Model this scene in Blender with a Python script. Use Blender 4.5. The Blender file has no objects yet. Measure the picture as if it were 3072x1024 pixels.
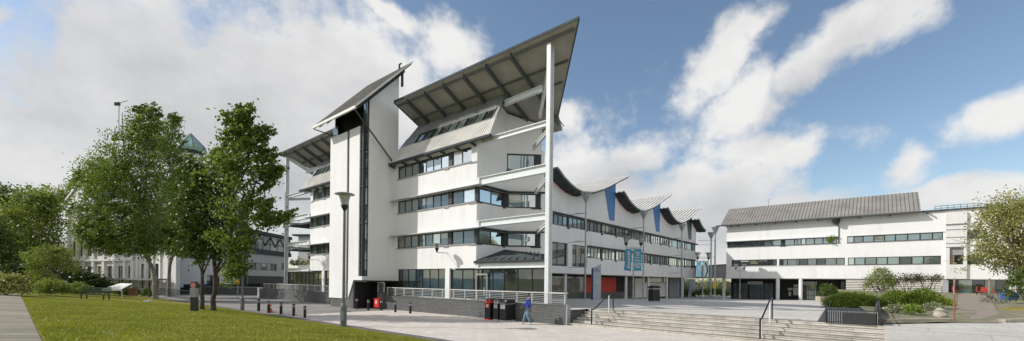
import bpy, bmesh, math, random
import numpy as np
from mathutils import Vector as V, Matrix
random.seed(7); rng = np.random.default_rng(11)
SC = bpy.context.scene; COL = SC.collection
# ------------------------------------------------------------------ camera model
F=1281.; CX=1536.; CY=843.; AL=math.atan(.0108); H=2.6
def ray(px,py):
    u=px-CX; v=CY-py
    return V(((u*math.cos(AL)-v*math.sin(AL))/F,1,(v*math.cos(AL)+u*math.sin(AL))/F))
CAM=V((0,0,H))
a=V((-.761,.649,0)).normalized(); b=V((.649,.761,0)).normalized()
nA=-b; nB=-a
def phit(px,py,p0,n):
    r=ray(px,py); return CAM+r*((p0-CAM).dot(n)/r.dot(n))
def atz(px,py,z):
    r=ray(px,py); return CAM+r*((z-H)/r.z)
def atY(px,py,Y): return CAM+ray(px,py)*Y
C=atY(1648,500,28); C.z=0
class Fr:
    def __init__(s,o,u,n): s.o=V((o[0],o[1],0)); s.u=V(u).normalized(); s.n=V(n).normalized()
    def pt(s,u,z,d=0): return V((s.o.x+s.u.x*u+s.n.x*d, s.o.y+s.u.y*u+s.n.y*d, z))
    def hit(s,px,py,d=0):
        p=phit(px,py,s.o+s.n*d,s.n); return ((p-s.o).dot(s.u),p.z)
    def U(s,px,d=0): return s.hit(px,700,d)[0]
FA=Fr(C,a,nA); FAm=Fr(C+a*41.18,-a,nA); FW=Fr(nB*-26.65,b,nB); FR=Fr(nA*-80.1,-a,nA)
LAWN_D=11.25; LS=.088
def dA(p): return (p-C).dot(nA)
def lawn_z(x,y):
    return max(0.03,LS*(dA(V((x,y,0)))-LAWN_D)+.03)
def lawn(px,py):
    r=ray(px,py); c=(CAM-C).dot(nA)-LAWN_D; k=r.dot(nA)
    t=(LS*c+.03-H)/(r.z-LS*k); return CAM+r*t
def plaza_z(y): return .88 if y<40 else max(-.25,.88-.0305*(y-40))
def plaza(px,py):
    r=ray(px,py); t=5
    while t<200:
        p=CAM+r*t
        if p.z<=plaza_z(p.y): return p
        t+=.05
    return p
# ------------------------------------------------------------------ object helpers
ORG={}
class MB:
    def __init__(s): s.v=[]; s.f=[]; s.m=[]
    def face(s,pts,m=0):
        i=len(s.v); s.v+= [tuple(p) for p in pts]; s.f.append(tuple(range(i,i+len(pts)))); s.m.append(m)
    def hexa(s,p,m=0):
        i=len(s.v); s.v+=[tuple(q) for q in p]
        for q in ((0,3,2,1),(4,5,6,7),(0,1,5,4),(1,2,6,5),(2,3,7,6),(3,0,4,7)):
            s.f.append(tuple(i+k for k in q)); s.m.append(m)
    def fbox(s,F,u0,u1,z0,z1,d0,d1,m=0):
        s.hexa([F.pt(u0,z0,d0),F.pt(u1,z0,d0),F.pt(u1,z0,d1),F.pt(u0,z0,d1),F.pt(u0,z1,d0),F.pt(u1,z1,d0),F.pt(u1,z1,d1),F.pt(u0,z1,d1)],m)
    def box(s,c,h,m=0,rz=0):
        F=Fr((c[0],c[1]),(math.cos(rz),math.sin(rz),0),(-math.sin(rz),math.cos(rz),0))
        s.fbox(F,-h[0],h[0],c[2]-h[2],c[2]+h[2],-h[1],h[1],m)
    def prism(s,pts,off,m=0):
        pts=[V(p) for p in pts]; off=V(off); n=len(pts); i=len(s.v)
        s.v+=[tuple(p) for p in pts]+[tuple(p+off) for p in pts]
        s.f.append(tuple(range(i+n-1,i-1,-1))); s.f.append(tuple(range(i+n,i+2*n))); s.m+=[m,m]
        for k in range(n):
            s.f.append((i+k,i+(k+1)%n,i+n+(k+1)%n,i+n+k)); s.m.append(m)
    def tube(s,p,q,r0,r1=None,n=8,m=0,cap=True):
        p=V(p);q=V(q); r1=r0 if r1 is None else r1; w=(q-p).normalized()
        x=w.orthogonal().normalized(); y=w.cross(x); i=len(s.v)
        for c,r in ((p,r0),(q,r1)):
            for k in range(n):
                t=2*math.pi*k/n; s.v.append(tuple(c+x*(r*math.cos(t))+y*(r*math.sin(t))))
        for k in range(n):
            s.f.append((i+k,i+(k+1)%n,i+n+(k+1)%n,i+n+k)); s.m.append(m)
        if cap: s.f.append(tuple(range(i+n-1,i-1,-1))); s.f.append(tuple(range(i+n,i+2*n))); s.m+=[m,m]
    def beam(s,p,q,w,h,m=0):
        p=V(p);q=V(q); t=(q-p).normalized(); up=V((0,0,1))
        if abs(t.z)>.95: up=V((1,0,0))
        x=t.cross(up).normalized()*(w/2); y=x.cross(t).normalized()*(h/2)
        s.hexa([p-x-y,p+x-y,p+x+y,p-x+y,q-x-y,q+x-y,q+x+y,q-x+y],m)
    def ibeam(s,p,q,w,h,t=.04,m=0,side=None):
        p=V(p);q=V(q); ax=(q-p).normalized(); up=V((0,0,1))
        if side is not None: x=V(side).normalized()
        else: x=ax.cross(up).normalized()
        y=x.cross(ax).normalized()
        for sy in (-1,1):
            o=y*(sy*(h/2-t/2)); X=x*(w/2); Y=y*(t/2)
            s.hexa([p+o-X-Y,p+o+X-Y,p+o+X+Y,p+o-X+Y,q+o-X-Y,q+o+X-Y,q+o+X+Y,q+o-X+Y],m)
        X=x*(t/2); Y=y*(h/2-t)
        s.hexa([p-X-Y,p+X-Y,p+X+Y,p-X+Y,q-X-Y,q+X-Y,q+X+Y,q-X+Y],m)
    def lathe(s,c,prof,n=16,m=0):
        c=V(c); i=len(s.v)
        for r,z in prof:
            for k in range(n):
                t=2*math.pi*k/n; s.v.append((c.x+r*math.cos(t),c.y+r*math.sin(t),c.z+z))
        for j in range(len(prof)-1):
            for k in range(n):
                s.f.append((i+j*n+k,i+j*n+(k+1)%n,i+(j+1)*n+(k+1)%n,i+(j+1)*n+k)); s.m.append(m)
        s.f.append(tuple(range(i+n-1,i-1,-1))); s.f.append(tuple(range(i+(len(prof)-1)*n,i+len(prof)*n))); s.m+=[m,m]
    def wall(s,F,u0,u1,z0,z1,d0,d1,holes,m=0):
        us=sorted({u0,u1}|{x for h in holes for x in h[:2] if u0<x<u1}); zs=sorted({z0,z1}|{x for h in holes for x in h[2:4] if z0<x<z1})
        for i in range(len(us)-1):
            j=0
            while j<len(zs)-1:
                cu=(us[i]+us[i+1])/2; ins=lambda jj: any(h[0]<cu<h[1] and h[2]<(zs[jj]+zs[jj+1])/2<h[3] for h in holes)
                if ins(j): j+=1; continue
                k=j
                while k+1<len(zs)-1 and not ins(k+1): k+=1
                s.fbox(F,us[i],us[i+1],zs[j],zs[k+1],d0,d1,m); j=k+1
    def build(s,name,mats,parent=None,smooth=False,fix=True):
        if not s.v: return None
        off=ORG.get(parent.name) if parent is not None else None
        vs=s.v if off is None else [(x-off[0],y-off[1],z-off[2]) for x,y,z in s.v]
        me=bpy.data.meshes.new(name); me.from_pydata(vs,[],s.f)
        mats=mats if isinstance(mats,(list,tuple)) else [mats]
        for q in mats: me.materials.append(q)
        me.polygons.foreach_set('material_index',s.m)
        if fix:
            bm=bmesh.new(); bm.from_mesh(me); bmesh.ops.recalc_face_normals(bm,faces=bm.faces); bm.to_mesh(me); bm.free()
        if smooth: me.polygons.foreach_set('use_smooth',[True]*len(me.polygons))
        o=bpy.data.objects.new(name,me); COL.objects.link(o)
        if parent is not None:
            o.parent=parent
            if off is not None: ORG[o.name]=off
        return o
def tag(o,label=None,cat=None,group=None,kind=None):
    if label: o['label']=label
    if cat: o['category']=cat
    if group: o['group']=group
    if kind: o['kind']=kind
    return o
def thing(name,label,cat,loc=(0,0,0),rz=0,group=None):
    o=bpy.data.objects.new(name,None); COL.objects.link(o); o.location=loc; o.rotation_euler=(0,0,rz); o.empty_display_size=.3
    ORG[o.name]=tuple(loc)
    return tag(o,label,cat,group)
def local(name,label,cat,group=None):   # prototype at the origin, placed later
    o=thing(name,label,cat,(0,0,0),0,group); return o
def place(o,p,rz=0,s=1): o.location=p; o.rotation_euler=(0,0,rz); o.scale=(s,s,s); return o
def dup(root,p,rz,label,s=1):
    r=root.copy(); COL.objects.link(r); place(r,p,rz,s); r['label']=label
    for ch in list(root.children):
        c=ch.copy(); COL.objects.link(c); c.parent=r
        for g in list(ch.children):
            e=g.copy(); COL.objects.link(e); e.parent=c
    return r
def text_part(body,size,name,mat,parent,loc,xdir,updir,depth=.004,align='CENTER'):
    cu=bpy.data.curves.new(name,'FONT'); cu.body=body; cu.size=size; cu.extrude=depth; cu.align_x=align; cu.align_y='CENTER'
    t=bpy.data.objects.new(name+'_tmp',cu); COL.objects.link(t); bpy.context.view_layer.update()
    dg=bpy.context.evaluated_depsgraph_get(); me=bpy.data.meshes.new_from_object(t.evaluated_get(dg)); bpy.data.objects.remove(t)
    x=V(xdir).normalized(); y=V(updir).normalized(); z=x.cross(y); off=V(ORG.get(parent.name,(0,0,0)))
    M=Matrix(((x.x,y.x,z.x,loc[0]-off.x),(x.y,y.y,z.y,loc[1]-off.y),(x.z,y.z,z.z,loc[2]-off.z),(0,0,0,1)))
    me.transform(M); me.materials.clear(); me.materials.append(mat)
    o=bpy.data.objects.new(name,me); COL.objects.link(o); o.parent=parent
    return o
# ------------------------------------------------------------------ materials
def newmat(name):
    m=bpy.data.materials.new(name); m.use_nodes=True; nt=m.node_tree; return m,nt,nt.nodes['Principled BSDF']
def N(nt,t,**k):
    n=nt.nodes.new(t)
    for q,v in k.items(): setattr(n,q,v)
    return n
def pos(nt): return N(nt,'ShaderNodeNewGeometry').outputs['Position']
def noise(nt,vec,scale,detail=4,rough=.55,sc=None):
    if sc is not None:
        mp=N(nt,'ShaderNodeMapping'); mp.inputs['Scale'].default_value=sc; nt.links.new(vec,mp.inputs[0]); vec=mp.outputs[0]
    n=N(nt,'ShaderNodeTexNoise'); n.inputs['Scale'].default_value=scale; n.inputs['Detail'].default_value=detail; n.inputs['Roughness'].default_value=rough
    nt.links.new(vec,n.inputs['Vector']); return n.outputs['Fac']
def ramp(nt,fac,stops):
    r=N(nt,'ShaderNodeValToRGB'); e=r.color_ramp.elements
    while len(e)<len(stops): e.new(.5)
    for k,(p,c) in enumerate(stops): e[k].position=p; e[k].color=(*c,1) if len(c)==3 else c
    nt.links.new(fac,r.inputs[0]); return r.outputs[0]
def mixc(nt,fac,c0,c1,blend='MIX'):
    m=N(nt,'ShaderNodeMix',data_type='RGBA',blend_type=blend)
    for s,q in ((m.inputs[0],fac),(m.inputs[6],c0),(m.inputs[7],c1)):
        if isinstance(q,(int,float)): s.default_value=q
        elif isinstance(q,(tuple,list)): s.default_value=(*q[:3],1)
        else: nt.links.new(q,s)
    return m.outputs[2]
def bump(nt,p,h,st,dist=.02):
    bp=N(nt,'ShaderNodeBump'); bp.inputs['Strength'].default_value=st; bp.inputs['Distance'].default_value=dist
    nt.links.new(h,bp.inputs['Height']); nt.links.new(bp.outputs[0],p.inputs['Normal'])
def plain(name,c,rough=.6,metal=0,var=.12,scale=1.5,bmp=0,spec=.5):
    m,nt,p=newmat(name); n=noise(nt,pos(nt),scale,5)
    lo=tuple(x*(1-var) for x in c); hi=tuple(min(1,x*(1+var)) for x in c)
    nt.links.new(ramp(nt,n,[(.3,lo),(.7,hi)]),p.inputs['Base Color'])
    p.inputs['Roughness'].default_value=rough; p.inputs['Metallic'].default_value=metal; p.inputs['Specular IOR Level'].default_value=spec
    if bmp: bump(nt,p,noise(nt,pos(nt),scale*12,3),bmp)
    return m
def render_mat(name,c=(.8,.79,.76)):
    m,nt,p=newmat(name); P=pos(nt)
    n=noise(nt,P,.35,6,.6); s=noise(nt,P,1.1,5,.6,(1,1,.12)); f=noise(nt,P,9,3)
    col=ramp(nt,n,[(.3,tuple(x*.955 for x in c)),(.65,c)])
    col=mixc(nt,ramp(nt,s,[(.5,(0,0,0)),(.78,(.33,.33,.33))]),col,(.52,.5,.46))
    nt.links.new(col,p.inputs['Base Color']); p.inputs['Roughness'].default_value=.85; bump(nt,p,f,.12,.01)
    return m
def vec_ab(nt,along):   # (along-wall metres, height) for wall textures
    P=pos(nt); d=N(nt,'ShaderNodeVectorMath',operation='DOT_PRODUCT'); nt.links.new(P,d.inputs[0]); d.inputs[1].default_value=along
    sp=N(nt,'ShaderNodeSeparateXYZ'); nt.links.new(P,sp.inputs[0]); cb=N(nt,'ShaderNodeCombineXYZ')
    nt.links.new(d.outputs['Value'],cb.inputs[0]); nt.links.new(sp.outputs['Z'],cb.inputs[1]); return cb.outputs[0]
def vec_plan(nt):
    P=pos(nt); cb=N(nt,'ShaderNodeCombineXYZ')
    for i,w in enumerate((a,b)):
        d=N(nt,'ShaderNodeVectorMath',operation='DOT_PRODUCT'); nt.links.new(P,d.inputs[0]); d.inputs[1].default_value=w; nt.links.new(d.outputs['Value'],cb.inputs[i])
    return cb.outputs[0]
def brick(name,vecf,c1,c2,mort,bw,bh,ms,rough=.85,bst=.35,var=.25):
    m,nt,p=newmat(name); v=vecf(nt); t=N(nt,'ShaderNodeTexBrick'); nt.links.new(v,t.inputs['Vector'])
    t.inputs['Scale'].default_value=1; t.inputs['Brick Width'].default_value=bw; t.inputs['Row Height'].default_value=bh; t.inputs['Mortar Size'].default_value=ms
    t.inputs['Color1'].default_value=(*c1,1); t.inputs['Color2'].default_value=(*c2,1); t.inputs['Mortar'].default_value=(*mort,1); t.inputs['Bias'].default_value=0
    n=noise(nt,pos(nt),.45,6,.62); k=ramp(nt,n,[(.3,(1-var,)*3),(.7,(1,1,1))]); n2=noise(nt,pos(nt),7,4); k2=ramp(nt,n2,[(.3,(.86,.86,.86)),(.7,(1,1,1))])
    c=mixc(nt,1.0,t.outputs['Color'],k,'MULTIPLY'); c=mixc(nt,1.0,c,k2,'MULTIPLY')
    nt.links.new(c,p.inputs['Base Color']); p.inputs['Roughness'].default_value=rough; bump(nt,p,t.outputs['Fac'],-bst,.01)
    return m
def glass(name,base,refl,rough=.02,tint=(.85,.92,.92)):
    m,nt,p=newmat(name); nt.links.new(ramp(nt,noise(nt,pos(nt),1.3,3),[(.35,tuple(x*.5 for x in base)),(.65,base)]),p.inputs['Base Color'])
    p.inputs['Roughness'].default_value=.25; g=N(nt,'ShaderNodeBsdfGlossy'); g.inputs['Color'].default_value=(*tint,1); g.inputs['Roughness'].default_value=rough
    bp=N(nt,'ShaderNodeBump'); bp.inputs['Strength'].default_value=.02; bp.inputs['Distance'].default_value=.05; nt.links.new(noise(nt,pos(nt),.6,1),bp.inputs['Height']); nt.links.new(bp.outputs[0],g.inputs['Normal'])
    lw=N(nt,'ShaderNodeLayerWeight'); lw.inputs['Blend'].default_value=.22
    mr=N(nt,'ShaderNodeMapRange'); mr.inputs['To Min'].default_value=refl; mr.inputs['To Max'].default_value=.75; nt.links.new(lw.outputs['Fresnel'],mr.inputs[0])
    mx=N(nt,'ShaderNodeMixShader'); nt.links.new(mr.outputs[0],mx.inputs[0]); nt.links.new(p.outputs[0],mx.inputs[1]); nt.links.new(g.outputs[0],mx.inputs[2])
    nt.links.new(mx.outputs[0],nt.nodes['Material Output'].inputs[0]); return m
def leafmat(name,c0,c1,c2,trans=.3):
    m,nt,p=newmat(name); gi=N(nt,'ShaderNodeNewGeometry'); col=ramp(nt,gi.outputs['Random Per Island'],[(0,c0),(.55,c1),(1,c2)])
    big=noise(nt,gi.outputs['Position'],.55,3); col=mixc(nt,ramp(nt,big,[(.35,(0,0,0)),(.7,(.45,.45,.45))]),col,tuple(min(1,x*1.5) for x in c2))
    nt.links.new(col,p.inputs['Base Color']); p.inputs['Roughness'].default_value=.5; p.inputs['Specular IOR Level'].default_value=.35
    t=N(nt,'ShaderNodeBsdfTranslucent'); nt.links.new(mixc(nt,1.0,col,(1.0,1.05,.5),'MULTIPLY'),t.inputs[0]); mx=N(nt,'ShaderNodeMixShader'); mx.inputs[0].default_value=trans
    nt.links.new(p.outputs[0],mx.inputs[1]); nt.links.new(t.outputs[0],mx.inputs[2]); nt.links.new(mx.outputs[0],nt.nodes['Material Output'].inputs[0]); return m
M={}
M['white']=render_mat('white_render',(.81,.805,.79)); M['white2']=render_mat('white_render_aged',(.74,.73,.7))
M['steel']=plain('white_painted_steel',(.66,.69,.69),.45,0,.06,3); M['cream']=render_mat('cream_stucco',(.74,.72,.66))
M['beige']=render_mat('beige_render',(.5,.48,.44)); M['grey']=plain('grey_render',(.36,.37,.39),.85,0,.08,.6,.1)
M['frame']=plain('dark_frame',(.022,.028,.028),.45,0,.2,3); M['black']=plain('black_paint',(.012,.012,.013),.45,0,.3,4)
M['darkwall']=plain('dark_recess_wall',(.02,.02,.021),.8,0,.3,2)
M['galv']=plain('galvanised_steel',(.36,.38,.39),.42,.55,.15,4); M['sill']=plain('grey_sill',(.3,.3,.3),.7)
M['canopy']=plain('sunshade_metal',(.55,.57,.57),.5,.2,.08,2); M['soffit']=plain('roof_soffit_panel',(.36,.345,.31),.75,0,.16,.7,.05)
M['rafter']=plain('dark_grey_steel',(.07,.082,.085),.85,0,.15,2,0,.15); M['roofmetal']=plain('weathered_roof_metal',(.25,.235,.212),.75,.05,.2,.5,.05)
M['corr']=plain('pale_corrugated_metal',(.64,.62,.58),.6,.1,.14,.8); M['corrshade']=plain('shade_tone_corrugated_metal',(.3,.31,.31),.5,.25,.15,.8)
M['red']=plain('red_paint',(.62,.03,.025),.45,0,.1,3); M['redwall']=plain('red_wall_panel',(.5,.045,.025),.6,0,.12,1); M['blue']=plain('blue_wall_panel',(.075,.21,.47),.55,0,.1,.7)
M['redline']=plain('red_edge_trim',(.35,.06,.03),.5); M['navy']=plain('navy_panel',(.015,.03,.10),.4); M['totem']=plain('pale_grey_panel',(.36,.42,.47),.4,.1,.06,.8)
M['lettering']=plain('dark_lettering',(.05,.08,.14),.6); M['whitep']=plain('white_label',(.75,.75,.73),.5,0,.08,5); M['greyp']=plain('grey_label',(.48,.48,.47),.5,0,.1,5)
M['yellow']=plain('yellow_paint',(.65,.4,.03),.5,0,.1,3); M['orange']=plain('orange_plastic',(.75,.1,.02),.45); M['cyan']=plain('teal_cloth',(.03,.30,.36),.7,0,.3,1.4)
M['woodred']=plain('red_brown_boards',(.24,.12,.085),.8); M['copper']=plain('verdigris_copper',(.27,.42,.38),.6,0,.15,.5); M['slate']=plain('grey_lead_roof',(.2,.21,.22),.6)
M['wood']=plain('weathered_timber',(.3,.24,.17),.85,0,.25,2,.2); M['bench']=plain('green_bench_paint',(.045,.075,.05),.6,0,.25,3); M['stoneb']=plain('pale_rock',(.4,.36,.28),.9,0,.3,2.5,.5)
M['carpaint']=plain('pale_silver_paint',(.62,.63,.64),.25,.2,.04,3); M['rubber']=plain('black_rubber',(.02,.02,.02),.8)
M['bark']=plain('grey_bark',(.17,.15,.125),.9,0,.4,3,.8); M['barkdark']=plain('dark_brown_bark',(.075,.06,.05),.9,0,.4,3,.8); M['barkpale']=plain('pale_grey_bark',(.23,.22,.20),.9,0,.4,2.2,.8)
M['skin']=plain('brown_skin',(.12,.06,.04),.55,0,.05,8); M['hair']=plain('black_hair',(.012,.01,.01),.6); M['hoodie']=plain('blue_hoodie_cloth',(.02,.045,.26),.85,0,.15,6); M['hood']=plain('grey_hood_lining',(.4,.42,.44),.9); M['jeans']=plain('washed_blue_denim',(.13,.22,.30),.9,0,.35,7); M['shoe']=plain('white_trainers',(.6,.6,.58),.6)
wallvec=lambda nt: vec_ab(nt,tuple(a)); wallvecB=lambda nt: vec_ab(nt,tuple(b))
M['brickA']=brick('grey_brick',wallvec,(.062,.064,.067),(.112,.114,.115),(.175,.175,.17),.3,.1,.018,.85,.5)
M['conc']=brick('concrete_wall',wallvec,(.13,.13,.127),(.15,.15,.147),(.1,.1,.1),1.6,3,.01,.85,.2,.3)
M['pavers']=brick('pale_paving',vec_plan,(.61,.55,.485),(.70,.64,.57),(.45,.41,.36),.9,.45,.018,.85,.2,.14)
M['plaza']=brick('plaza_paving',vec_plan,(.57,.535,.48),(.65,.615,.555),(.40,.37,.33),1.2,.6,.02,.85,.2,.16)
M['asph']=plain('worn_asphalt',(.21,.2,.188),.92,0,.22,.35,.25); M['kerb']=plain('dark_tarmac_strip',(.12,.115,.115),.92,0,.2,.6,.3)
def vec_path(nt):
    v=N(nt,'ShaderNodeVectorMath',operation='ADD'); nt.links.new(vec_plan(nt),v.inputs[0]); v.inputs[1].default_value=(0,25,0); return v.outputs[0]
M['slabs']=brick('path_slabs',vec_path,(.25,.225,.155),(.36,.32,.235),(.13,.12,.075),.75,50,.06,.9,.3,.35)
M['ramp']=plain('brown_path',(.27,.22,.175),.92,0,.18,1,.3); M['darkpave']=brick('dark_brick_paving',vec_plan,(.06,.058,.06),(.085,.08,.08),(.04,.04,.04),.3,.15,.012,.9,.3)
def stone_steps():
    m,nt,p=newmat('weathered_stone_steps'); P=vec_plan(nt)
    t=N(nt,'ShaderNodeTexBrick'); mp=N(nt,'ShaderNodeMapping'); mp.inputs['Scale'].default_value=(1,0,0); nt.links.new(P,mp.inputs[0])
    sp=N(nt,'ShaderNodeSeparateXYZ'); nt.links.new(pos(nt),sp.inputs[0]); cb=N(nt,'ShaderNodeCombineXYZ'); s2=N(nt,'ShaderNodeSeparateXYZ'); nt.links.new(P,s2.inputs[0])
    nt.links.new(s2.outputs[0],cb.inputs[0]); nt.links.new(sp.outputs[2],cb.inputs[1]); nt.links.new(cb.outputs[0],t.inputs['Vector'])
    t.inputs['Scale'].default_value=1; t.inputs['Brick Width'].default_value=1.5; t.inputs['Row Height'].default_value=.1467; t.inputs['Mortar Size'].default_value=.008
    t.inputs['Color1'].default_value=(.62,.58,.515,1); t.inputs['Color2'].default_value=(.68,.64,.575,1); t.inputs['Mortar'].default_value=(.26,.24,.21,1)
    n=noise(nt,P,1.6,7,.7,(.35,1.6,1)); c=mixc(nt,1.0,t.outputs[0],ramp(nt,n,[(.36,(.6,.59,.57)),(.58,(1,1,1))]),'MULTIPLY')
    nt.links.new(c,p.inputs['Base Color']); p.inputs['Roughness'].default_value=.9; bump(nt,p,n,.4,.03); return m
M['steps']=stone_steps()
def grass():
    m,nt,p=newmat('lawn_grass'); P=pos(nt); n1=noise(nt,P,.16,6,.6); n2=noise(nt,P,2.2,6,.7); n3=noise(nt,P,22,3,.7)
    c=ramp(nt,n1,[(.34,(.15,.19,.016)),(.5,(.23,.24,.024)),(.68,(.31,.27,.045))])
    c=mixc(nt,ramp(nt,n2,[(.35,(0,0,0)),(.75,(.55,.55,.55))]),c,(.28,.23,.055)); c=mixc(nt,1.0,c,ramp(nt,n3,[(.3,(.6,.62,.55)),(.7,(1.1,1.1,1.05))]),'MULTIPLY')
    dd=N(nt,'ShaderNodeVectorMath',operation='DOT_PRODUCT'); nt.links.new(P,dd.inputs[0]); dd.inputs[1].default_value=tuple(-b)
    md=N(nt,'ShaderNodeMapRange'); k0=C.dot(nA)+LAWN_D; md.inputs['From Min'].default_value=k0+3.6; md.inputs['From Max'].default_value=k0-.4; nt.links.new(dd.outputs['Value'],md.inputs[0])
    mm=N(nt,'ShaderNodeMath',operation='MULTIPLY'); nt.links.new(md.outputs[0],mm.inputs[0]); nt.links.new(ramp(nt,noise(nt,P,1.1,6,.7),[(.3,(.15,.15,.15)),(.62,(1,1,1))]),mm.inputs[1])
    c=mixc(nt,mm.outputs[0],c,(.33,.25,.105)); c=mixc(nt,1.0,c,ramp(nt,noise(nt,P,5,6,.75),[(.34,(.55,.6,.5)),(.64,(1.2,1.18,1.1))]),'MULTIPLY')
    c=mixc(nt,1.0,c,ramp(nt,noise(nt,P,.75,8,.75),[(.32,(.74,.78,.7)),(.66,(1.12,1.1,1.06))]),'MULTIPLY')
    nt.links.new(c,p.inputs['Base Color']); p.inputs['Roughness'].default_value=.95; p.inputs['Specular IOR Level'].default_value=.1; bump(nt,p,n3,.9,.05); return m
M['grass']=grass(); M['earth']=plain('rough_grass_ground',(.075,.085,.03),.95,0,.4,.2,.3); M['gbed']=plain('gravelly_garden_bed',(.2,.185,.11),.95,0,.45,1.2,.5); M['gravel']=plain('brown_gravel',(.27,.23,.165),.95,0,.25,4,.5)
GD=glass('dark_glazing',(.012,.018,.02),.10); GR=glass('mirror_glazing',(.03,.045,.045),.62,.015,(.93,.97,.95)); GB=glass('blue_glazing',(.012,.05,.085),.07,.02,(.7,.85,.95)); GG=glass('green_glazing',(.09,.13,.115),.22,.03); GC=glass('cream_blind_reflection_glazing',(.62,.6,.5),.12); GT=glass('teal_glazing',(.05,.14,.15),.34,.03); GS=glass('beige_glazing',(.20,.185,.12),.10,.05)
M['seam']=plain('dull_seam_metal',(.13,.125,.12),.8,0,.2,1,0,.2); M['rafter2']=plain('mid_grey_steel',(.12,.13,.13),.85,0,.15,2,0,.15); M['concpale']=brick('pale_worn_concrete',vec_plan,(.49,.465,.42),(.53,.50,.455),(.36,.335,.30),3.2,1.3,.02,.9,.2,.2); M['lamppaint']=plain('dark_grey_green_paint',(.12,.14,.14),.55,0,.12,3); M['rail']=plain('bright_galvanised_rail',(.42,.42,.41),.6,.1,.08,3); M['lampglass']=glass('lamp_glass',(.45,.46,.45),.15); GL=[GD,GR,GB,GG,GC,GT,GS]; iD,iR,iB,iG,iC,iT,iS=range(7)
L1=leafmat('poplar_leaves',(.046,.08,.014),(.105,.165,.028),(.225,.285,.065),.38); L2=leafmat('dark_tree_leaves',(.034,.058,.012),(.066,.105,.02),(.12,.165,.036)); L3=leafmat('olive_tree_leaves',(.095,.13,.026),(.175,.22,.046),(.28,.32,.09),.4); LH=leafmat('dark_hedge_leaves',(.018,.03,.008),(.034,.052,.012),(.06,.085,.02)); L4=leafmat('yellow_green_leaves',(.14,.15,.035),(.26,.26,.08),(.42,.41,.17),.35); L5=leafmat('box_hedge_leaves',(.08,.125,.016),(.15,.205,.026),(.24,.30,.045)); L6=leafmat('pale_shrub_leaves',(.09,.11,.05),(.2,.22,.12),(.4,.4,.26)); L7=leafmat('creeper_leaves',(.04,.042,.016),(.075,.07,.028),(.12,.11,.045))  # LH is the darkest leaf green, for the long back hedge
# ------------------------------------------------------------------ setting: ground, road, lawn, steps, plaza
def struct(mb,name,mat,**k):
    return tag(mb.build(name,mat,None,**k),kind='structure')
def sd(s,d,z): return FA.pt(s,z,d)
def grid(s0,s1,d0,d1,ns,nd,zf):
    mb=MB(); i=0
    for j in range(nd+1):
        for k in range(ns+1):
            p=sd(s0+(s1-s0)*k/ns,d0+(d1-d0)*j/nd,0); mb.v.append((p.x,p.y,zf(p)))
    for j in range(nd):
        for k in range(ns):
            q=j*(ns+1)+k; mb.f.append((q,q+1,q+ns+2,q+ns+1)); mb.m.append(0)
    return mb
g=MB(); g.face([(-2500,-600,-.5),(2500,-600,-.5),(2500,3500,-.5),(-2500,3500,-.5)]); struct(g,'ground',M['earth'])
struct(grid(-90,15,1.2,10.5,2,2,lambda p:0),'pavement',M['pavers'])
g=grid(15,110,-70,10.5,2,2,lambda p:0); struct(g,'road',M['asph'])
struct(grid(-90,110,10.5,LAWN_D,2,1,lambda p:.004),'tarmac_strip',M['kerb'])
struct(grid(-40,120,LAWN_D,45,60,24,lambda p:lawn_z(p.x,p.y)),'lawn',M['grass'])
struct(grid(-6,38.5,22.35,23.35,40,2,lambda p:lawn_z(p.x,p.y)+.015),'garden_path',M['slabs'])
# plaza with stone steps along its front
struct(grid(-2.46,-120,-.95,-125,30,40,lambda p:plaza_z(p.y)),'plaza',M['plaza'])
struct(grid(50,-2.46,-3.4,-125,20,40,lambda p:plaza_z(p.y)-.004),'plaza_undercroft',M['plaza'])
struct(grid(16.9,-2.46,1.2,-3.4,2,2,lambda p:.88),'terrace',M['plaza']); struct(grid(46,23.4,1.2,-8,2,2,lambda p:.876),'terrace_far',M['plaza'])
SE=FA.U(2655,.2)
st=MB()
for k in range(6):
    d1=1.3-k*.45; z1=.88*(k+1)/6
    st.fbox(FA,-2.47,SE,z1-.88/6 if k else -.05,z1 if k<5 else .884,d1,d1-.45 if k<5 else d1-.6)
    st.fbox(FA,-2.47,SE,z1-.045 if k<5 else .84,z1-.004 if k<5 else .88,d1+.0,d1+.025)
struct(st,'steps',M['steps'])
fc_=MB(); fc_.prism([FA.pt(SE-.003,-.05,2.6),FA.pt(SE-.003,.006,2.6),FA.pt(SE-.003,.886,-.9),FA.pt(SE-.003,.886,-1.3),FA.pt(SE-.003,-.05,-1.3)],a*-75); struct(fc_,'forecourt_slope',M['concpale'])
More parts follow.
